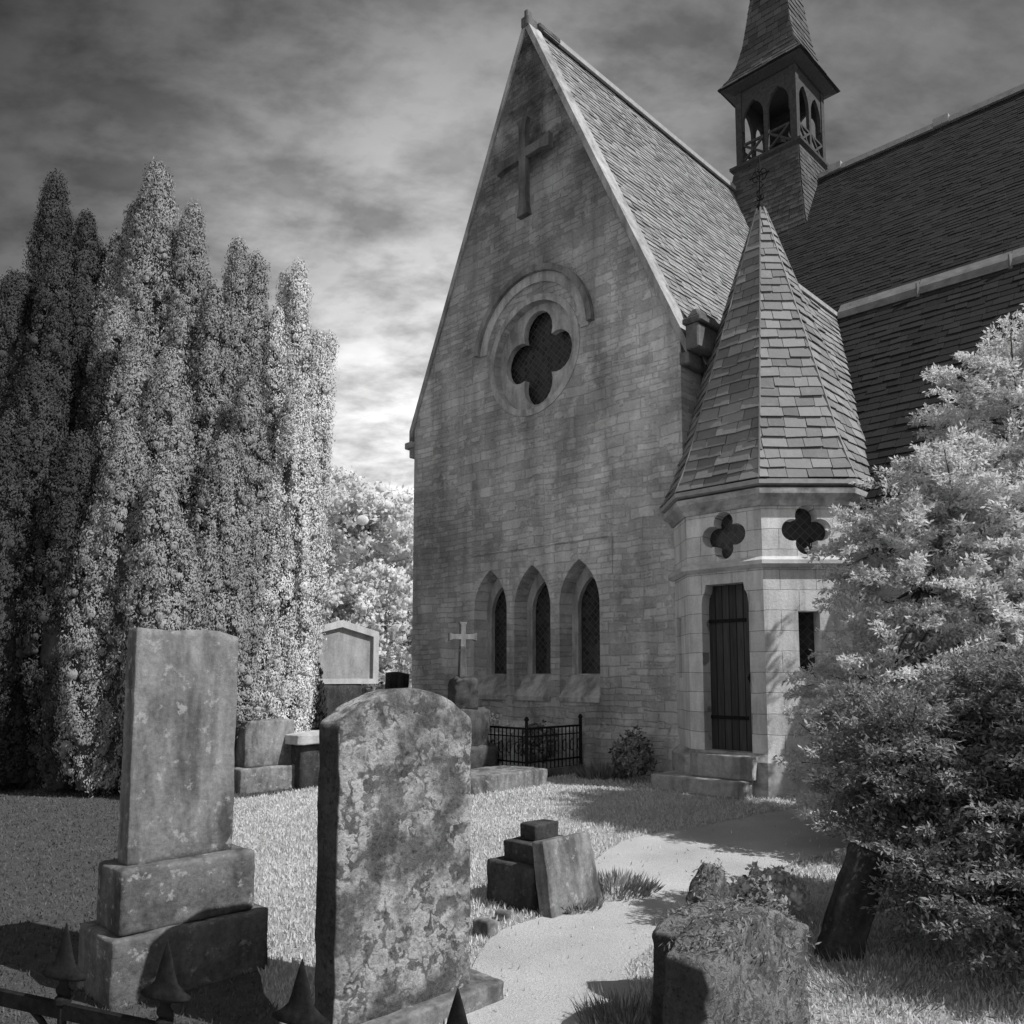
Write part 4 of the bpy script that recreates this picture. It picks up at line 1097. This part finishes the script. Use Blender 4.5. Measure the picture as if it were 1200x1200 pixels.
def crown_cloud(ctr, rad, n_cl, k, cl_r, lf, droop=0.0, up=.2, gap=.0, shell=.55, seed=0):
    """leaf clumps through an ellipsoid's outer volume"""
    ctr = np.array(ctr); rad = np.array(rad)
    d = unit(rng.normal(size=(n_cl, 3))); q = rng.uniform(shell, 1.0, n_cl) ** .6
    wob = 1 + .16 * np.sin(d[:, 0] * 5.1 + seed) * np.cos(d[:, 2] * 4.3 + seed * 2) + .12 * np.sin(d[:, 1] * 8.7 + d[:, 2] * 7 + seed)
    Cn = ctr + d * rad * (q * wob)[:, None]
    keep = Cn[:, 2] > .12; Cn = Cn[keep]; d = d[keep]; n = len(Cn)
    cr = cl_r * rng.uniform(.55, 1.35, n)
    du = unit(rng.normal(size=(n, k, 3)) + d[:, None] * .5)
    dd = du * (rng.uniform(.35, 1, (n, k, 1)) ** .5)
    P = Cn[:, None] + dd * cr[:, None, None] * np.array([1, 1, .7])
    a0 = dd * .3 + np.array([0, 0, up - droop]) + rng.normal(size=dd.shape) * .6
    A = a0 - du * (a0 * du).sum(-1, keepdims=True) * .7
    P = P.reshape(-1, 3); A = A.reshape(-1, 3); L = lf * rng.uniform(.6, 1.4, len(P))
    nrm = du.reshape(-1, 3) + rng.normal(size=P.shape) * .35
    S = unit(np.cross(A, nrm)); nrm2 = np.cross(S, A)
    sn = unit(du + d[:, None] * .6 + rng.normal(size=du.shape) * .2).reshape(-1, 3)
    return join_soft([(leaf_arrays(P, A, L, L * .55, nrm2), sn), lumps(Cn, cr * .5, (1, 1, .8), d)])
def broad_tree(label, x, y, h, w, mat, dens=1.0, lf=.16, group='leafy trees behind the churchyard'):
    t_ = thing('broadleaf_tree', label, 'tree', (x, y, 0), group=group)
    mb = MB(); th_ = h * .035
    mb.tube([(x, y, -.1), (x + .1, y, h * .2), (x - .05, y, h * .45), (x, y, h * .75)], [th_, th_ * .8, th_ * .6, th_ * .15], 8)
    V = []; nb = 11
    for i in range(nb):
        a = i * 2.4 + x; zz_ = h * (.22 + .66 * i / nb); ro = w * .36 * math.sin(math.pi * (.18 + .72 * i / nb))
        c = (x + ro * math.cos(a), y + ro * math.sin(a), zz_); br_ = w * rnd.uniform(.2, .3)
        mb.tube([(x, y, zz_ * .7), ((x + c[0]) / 2, (y + c[1]) / 2, zz_ * .88), c], [th_ * .4, th_ * .25, .02], 5)
        V.append(crown_cloud(c, (br_, br_, br_ * .8), int(70 * dens), 26, br_ * .22, lf, seed=i + x))
    mb.build('trunk', M['bark'], t_)
    mobj('crown', leaf_mesh('crown', join_soft(V)), mat, t_)
broad_tree('bright leafy tree between the yews and the church corner', -8.0, 45, 13.2, 9.5, M['broad'], 1.6, .26)
broad_tree('bright low leafy tree just behind the pale tablet', -6.2, 36, 6.2, 6.0, M['broad'], 1.2, .2)
broad_tree('rounded leafy tree hidden behind the tallest yew', -14, 27, 8.0, 6.5, M['broad'], .8, .18)
broad_tree('broad leafy tree far beyond the left edge yew', -22, 30, 9.0, 8, M['broad'], .8, .2)

# small dark conical bush beside the chest tomb
x0, z0_ = at(367, 775, 12.75)
cb = thing('conical_shrub', 'small dark pointed evergreen beside the chest tomb', 'shrub', (x0, 12.75, 0))
n = 900; q = rng.uniform(0, 1, n); th_ = rng.uniform(0, 6.283, n); rr = .30 * (1 - q) ** .7 * rng.uniform(.75, 1.05, n) + .02
P = np.stack([x0 + rr*np.cos(th_), 12.75 + rr*np.sin(th_), .1 + q * (z0_ - .1)], 1); P = np.repeat(P, 8, 0) + rng.normal(size=(n*8, 3)) * .025
A = np.stack([np.repeat(np.cos(th_), 8) * .4, np.repeat(np.sin(th_), 8) * .4, np.ones(n*8)], 1) + rng.normal(size=(n*8, 3)) * .2
L = rng.uniform(.05, .11, n*8); mobj('foliage', leaf_mesh('foliage', leaf_arrays(P, A, L, L*.5)), M['yew_dark'], cb)
mb = MB(); mb.tube([(x0, 12.75, -.05), (x0, 12.75, z0_ * .9)], [.05, .01], 6); mb.build('stem', M['bark'], cb)

# feathery tree on the right ---------------------------------------
def sprays(tips, leaf_n, lf, mat_w=.38, twig=.34):
    """tips: list of (origin, direction, length). flat feathery sprays of small pointed leaves"""
    Ps = []; As = []; Ls = []
    for o, d, Ln in tips:
        o = np.array(o); d = unit(np.array(d)); side = unit(np.cross(d, [0, 0, 1.0]) + 1e-6)
        nt = 9
        for j in range(nt):
            f_ = (j + .5) / nt; c = o + d * Ln * f_ + np.array([0, 0, -.10 * Ln * f_ * f_])
            for sg in (-1, 1):
                td = unit(d * .75 + side * sg * (1.0 - .35 * f_) + rng.normal(size=3) * .18 + np.array([0, 0, .10]))
                tl = twig * Ln * (1 - .65 * f_) * rng.uniform(.7, 1.25)
                u = rng.uniform(.05, 1, leaf_n)
                P = c + td * (tl * u)[:, None] + rng.normal(size=(leaf_n, 3)) * .014
                A = td * .8 + rng.normal(size=(leaf_n, 3)) * .55 + np.array([0, 0, -.12])
                Ps.append(P); As.append(A); Ls.append(lf * rng.uniform(.6, 1.4, leaf_n))
    P = np.concatenate(Ps); A = np.concatenate(As); L = np.concatenate(Ls)
    nrm = rng.normal(size=P.shape) * .6 + np.array([0, 0, 1.0])
    return leaf_arrays(P, A, L, L * mat_w, nrm)
def feather_tree(label, base, blobs_,  mat, n_per, leaf_n, lf, spray_l, trunk_r, core=None, name='feathery_tree', cat='tree', fill=.35, sc=1.0):
    blobs = [((c[0] * sc, c[1] * sc, 1.55 + (c[2] - 1.55) * sc), tuple(q * sc for q in r_)) for c, r_ in blobs_]
    t_ = thing(name, label, cat, base)
    tips = []; mb = MB(); b0 = np.array(base, float)
    cm = np.mean([np.array(c, float) for c, _ in blobs], 0); fk = b0 * .62 + cm * .38; fk[2] = max(cm[2] * .45, .35)
    p0_ = b0 + np.array([0, 0, -.1]); pm_ = b0 * .5 + fk * .5 + np.array([.02, .02, .03]); tp = []; tr_ = []
    for i_ in range(15):
        f_ = i_ / 14; tp.append(p0_ * (1 - f_) ** 2 + 2 * pm_ * f_ * (1 - f_) + fk * f_ * f_ + rng.normal(size=3) * .007); tr_.append(trunk_r * (1.5 - .55 * min(1, f_ * 3) - .15 * f_) * rng.uniform(.9, 1.1))
    mb.tube(tp, tr_, 11); b0 = fk
    for i_ in range(5):
        a_ = rng.uniform(0, 6.28); q_ = p0_ + (fk - p0_) * rng.uniform(.4, .95); mb.tube([q_, q_ + np.array([math.cos(a_) * .16, math.sin(a_) * .16, .10]), q_ + np.array([math.cos(a_) * .3, math.sin(a_) * .3, .28])], [.014, .009, .003], 5)
    for (c, r_) in blobs:
        c = np.array(c, float); r_ = np.array(r_, float)
        mid = b0 * .55 + c * .45 + rng.normal(size=3) * .06
        mb.tube([b0, mid, c], [trunk_r * .6, trunk_r * .35, trunk_r * .12], 7)
        for i in range(int(n_per * r_[0] * r_[2])):
            d = unit(rng.normal(size=3)); 
            q = rng.uniform(fill, 1) ** .5
            p = c + d * r_ * q
            if p[2] < .2: continue
            dd = unit(d * np.array([1, 1, .55]) + np.array([0, 0, .22]) + rng.normal(size=3) * .25)
            Ln = spray_l * rng.uniform(.6, 1.35)
            o = p - dd * Ln * .6
            tips.append((o, dd, Ln))
            if i % 7 == 0: mb.tube([c + (o - c) * .25, o, p + dd * Ln * .2], [.018, .010, .004], 4)
    mb.build('trunk', M['bark'], t_, smooth=True)
    mobj('crown', leaf_mesh('crown', sprays(tips, leaf_n, lf)), mat, t_)
    return t_
feather_tree('large pale feathery tree with spreading sprays in front of the aisle roof', (4.85, 8.2, 0),
    [((4.85, 7.6, 3.9), (.85, .9, 1.05)), ((3.95, 7.3, 3.15), (.6, .7, .5)), ((3.4, 7.3, 2.75), (.5, .6, .4)), ((4.3, 7.3, 2.9), (.9, 1.0, .75)), ((3.65, 7.2, 2.35), (.75, .9, .65)), ((3.3, 7.1, 1.55), (.72, .9, .65)),
     ((3.4, 7.0, .8), (.85, .9, .62)), ((3.0, 6.9, 1.0), (.55, .6, .55)), ((2.9, 6.6, .45), (.5, .6, .32)), ((4.3, 6.9, 1.6), (.9, .9, .9)), ((5.3, 7.2, 2.4), (.9, 1.0, 1.0)), ((5.2, 7.8, 4.4), (.5, .7, .75)), ((4.6, 6.6, .8), (.9, .8, .7))],
    M['bush'], 210, 12, .047, .50, .09, sc=1.08)
feather_tree('dark dense shrub in the right foreground corner', (2.75, 4.75, 0),
    [((2.3, 4.9, 1.1), (.42, .5, .38)), ((2.15, 5.0, .85), (.3, .3, .25)), ((2.3, 4.55, .5), (.35, .35, .3)), ((2.75, 4.7, .75), (.55, .6, .5)), ((3.1, 4.6, 1.2), (.5, .6, .5)), ((2.6, 4.2, .4), (.55, .5, .3)), ((3.3, 4.3, .6), (.6, .6, .6)), ((3.0, 5.2, .9), (.6, .6, .6)), ((3.2, 5.2, 1.3), (.55, .6, .45))],
    M['bush_dark'], 760, 11, .033, .34, .075, name='dense_shrub', cat='shrub')
lsl = mobj('leaning_stone', rough_block('leaning_stone', .21, .66, .13, cuts=14, rad=.02, amp=.014, seed=61), M['grave_d'], None, hframe((1.77, 4.66, -.05), R(-38), R(-21)))
tag(lsl, 'narrow dark stone leaning to the right under the dark shrub', 'stone')

# plants -----------------------------------------------------------
def tuft(name, label, cat, x, y, r, h, n, mat, w=.012, lean=.5, group=None, wide=1.0):
    ang_ = rng.uniform(0, 6.283, n); rr = r * np.sqrt(rng.uniform(0, 1, n))
    P = np.stack([x + rr*np.cos(ang_), y + rr*np.sin(ang_) * wide, np.full(n, .0)], 1)
    A = np.stack([np.cos(ang_) * lean * rng.uniform(.2, 1.2, n), np.sin(ang_) * lean * rng.uniform(.2, 1.2, n), np.ones(n)], 1) + rng.normal(size=(n, 3)) * .2
    L = h * rng.uniform(.4, 1.2, n)
    o = mobj(name, leaf_mesh(name, leaf_arrays(P, A, L, np.full(n, w) * rng.uniform(.6, 1.4, n))), mat)
    tag(o, label, cat, group); return o
tuft('grass_tuft', 'dark spreading tuft of weeds right of the stepped stump', 'plant', .72, 6.05, .30, .11, 900, M['weed'], .010, 1.0)
tuft('grass_tuft', 'low weed clump at the foot of the leaning pale slab', 'plant', .42, 5.6, .16, .09, 400, M['weed'], .009, 1.0)
tuft('grass_tuft', 'long grass left of the overgrown headstones', 'plant', .50, 3.75, .20, .13, 700, M['weed'], .005, .8)
tuft('grass_tuft', 'rough grass at the bottom edge before the overgrown headstones', 'plant', .36, 3.35, .22, .12, 700, M['weed'], .005, .8)
tuft('leafy_plant', 'grey weeds along the wall foot under the lancets', 'plant', W(-1.2, -.45, 0).x, W(-1.2, -.45, 0).y, .4, .22, 420, M['weed'], .03, .6)
tuft('grass_tuft', 'pale dry stalks before the dark leaning stone', 'plant', 1.75, 4.2, .34, .13, 420, M['ivy'], .005, 1.2)

def leafy(name, label, cat, x, y, z, rx, rz_, n_cl, lf, mat):
    V = crown_cloud((x, y, z), (rx, rx, rz_), n_cl, 18, rx * .28, lf, seed=x)
    o = mobj(name, leaf_mesh(name, V), mat); tag(o, label, cat); return o
q = W(-.55, -.6, 0)
leafy('leafy_plant', 'pale leafy plant against the gable wall left of the door step', 'plant', q.x, q.y, .36, .28, .36, 70, .06, M['ivy'])
q = W(-3.0, -1.0, 0)
leafy('flowering_plant', 'white flowering plant at the front of the grave railing', 'flowers', q.x, q.y, .5, .34, .34, 60, .06, M['flower'])
leafy('trailing_ivy', 'ivy creeping over the low pedestal stone by the yews', 'plant', -3.66, 11.1, 1.05, .26, .30, 80, .036, M['yew'])
q = W(-2.3, -.7, 0)
leafy('leafy_plant', 'dark leafy plant inside the grave railing below the lancets', 'plant', q.x, q.y, .45, .30, .32, 60, .05, M['weed'])
leafy('ivy_clump', 'upright shaggy clump behind the tilted mossy headstone', 'plant', 1.32, 4.45, .22, .15, .24, 150, .028, M['ivy'])
leafy('fern_clump', 'rounded grassy clump right of the shaggy upright one', 'plant', 1.62, 5.3, .16, .24, .15, 120, .035, M['bush'])
# lawn blades: uncountable
def inside(poly, X, Y):
    c = np.zeros(len(X), bool); px_ = np.array([p[0] for p in poly]); py_ = np.array([p[1] for p in poly])
    j = len(poly) - 1
    for i in range(len(poly)):
        cond = ((py_[i] > Y) != (py_[j] > Y)) & (X < (px_[j]-px_[i]) * (Y-py_[i]) / (py_[j]-py_[i] + 1e-12) + px_[i])
        c ^= cond; j = i
    return c
n = 300000
Yv = 1.6 + 13.0 * rng.uniform(0, 1, n) ** 1.5; Xv = rng.uniform(-1, 1, n) * (Yv * .72 + .6)
ok = (~inside(path_poly, Xv, Yv) | (rng.uniform(0, 1, n) < .02)) & (~inside(shade_poly, Xv, Yv) | (rng.uniform(0, 1, n) < .0))
Xv = Xv[ok]; Yv = Yv[ok]; n = len(Xv)
clump = np.array([mnoise.noise(Vector((x * 2.3, y * 2.3, 1.0))) for x, y in zip(Xv, Yv)])
P = np.stack([Xv, Yv, np.full(n, -.006)], 1)
A = rng.normal(size=(n, 3)) * .45 + np.array([0, 0, 1.0])
L = (.034 + .02 * clump) * rng.uniform(.6, 1.35, n) + .01
go = mobj('lawn_grass', leaf_mesh('lawn_grass', leaf_arrays(P, A, L, (.0035 + .0011 * Yv))), M['grass'])
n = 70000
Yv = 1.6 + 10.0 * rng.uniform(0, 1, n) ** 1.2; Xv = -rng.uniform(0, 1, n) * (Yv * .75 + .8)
ok = inside(shade_poly, Xv, Yv); Xv = Xv[ok]; Yv = Yv[ok]; n = len(Xv)
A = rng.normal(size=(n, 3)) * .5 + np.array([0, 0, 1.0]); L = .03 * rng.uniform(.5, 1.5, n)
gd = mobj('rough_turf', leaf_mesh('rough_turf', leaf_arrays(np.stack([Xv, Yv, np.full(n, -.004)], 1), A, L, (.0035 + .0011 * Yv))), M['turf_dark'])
gd['kind'] = 'stuff'; gd['label'] = 'thin turf with shade painted into its colour near the yews'; gd['category'] = 'grass'
go['kind'] = 'stuff'; go['label'] = 'short mown lawn grass between the graves and the church'; go['category'] = 'grass'

# ------------------------------------------------------------------ iron railing at the very front
rt = thing('iron_railing', 'black iron railing with spearhead tips along the near foreground', 'railing', (-.6, 1.66, 0))
rd = Vector((.925, -.38, 0)).normalized(); pc = Vector((-.71, 1.745, 0))
fin = [(.012, 0), (.022, .010), (.022, .018), (.013, .028), (.016, .036), (.030, .040), (.062, .044), (.066, .050), (.046, .060), (.030, .074), (.023, .092), (.016, .115), (.009, .136), (.001, .158)]
spots = [-.95, -.63, -.29, 0.0 + .0, .335, .665, 1.0]
mb = MB()
a_, b2_ = pc + rd * -1.2, pc + rd * 1.25
mb.bar(a_ + UP * .822, b2_ + UP * .822, .014, .032); mb.bar(a_ + UP * .18, b2_ + UP * .18, .014, .034)
mb.build('rail', M['iron'], rt)
for i, s0 in enumerate(spots):
    p = pc + rd * s0; zt = rnd.uniform(-.006, .006)
    mb = MB(); mb.tube([p + UP * -.05, p + UP * (.846 + zt)], .010, 8)
    mb.loft([([(p.x + r_ * math.cos(2*math.pi*k/10), p.y + r_ * math.sin(2*math.pi*k/10)) for k in range(10)], z_ + zt) for r_, z_ in ((.011, .830), (.018, .836), (.018, .846), (.012, .852))])
    pk = mb.build('picket', M['iron'], rt, smooth=False)
    mb = MB(); nd = rd.cross(UP)
    mb.loft([([(lambda v: (v.x, v.y))(p + rd * r_ * math.cos(2*math.pi*k/14) + nd * r_ * .34 * math.sin(2*math.pi*k/14)) for k in range(14)], .846 + zt + z_) for r_, z_ in fin])
    mb.build('spearhead', M['iron'], pk, smooth=True)
    if i < len(spots) - 1:
        nx_ = pc + rd * spots[i + 1]; md = (p + nx_) / 2; hr = (nx_ - p).length / 2 - .012
        mb = MB(); mb.tube([md - rd * hr + UP * .45] + [md + rd * hr * math.cos(q) * 1.0 + UP * (.70 + .125 * math.sin(q)) for q in [R(180 - 15 * j) for j in range(13)]] + [md + rd * hr + UP * .45], .007, 6)
        mb.build('hoop', M['iron'], rt, smooth=True)
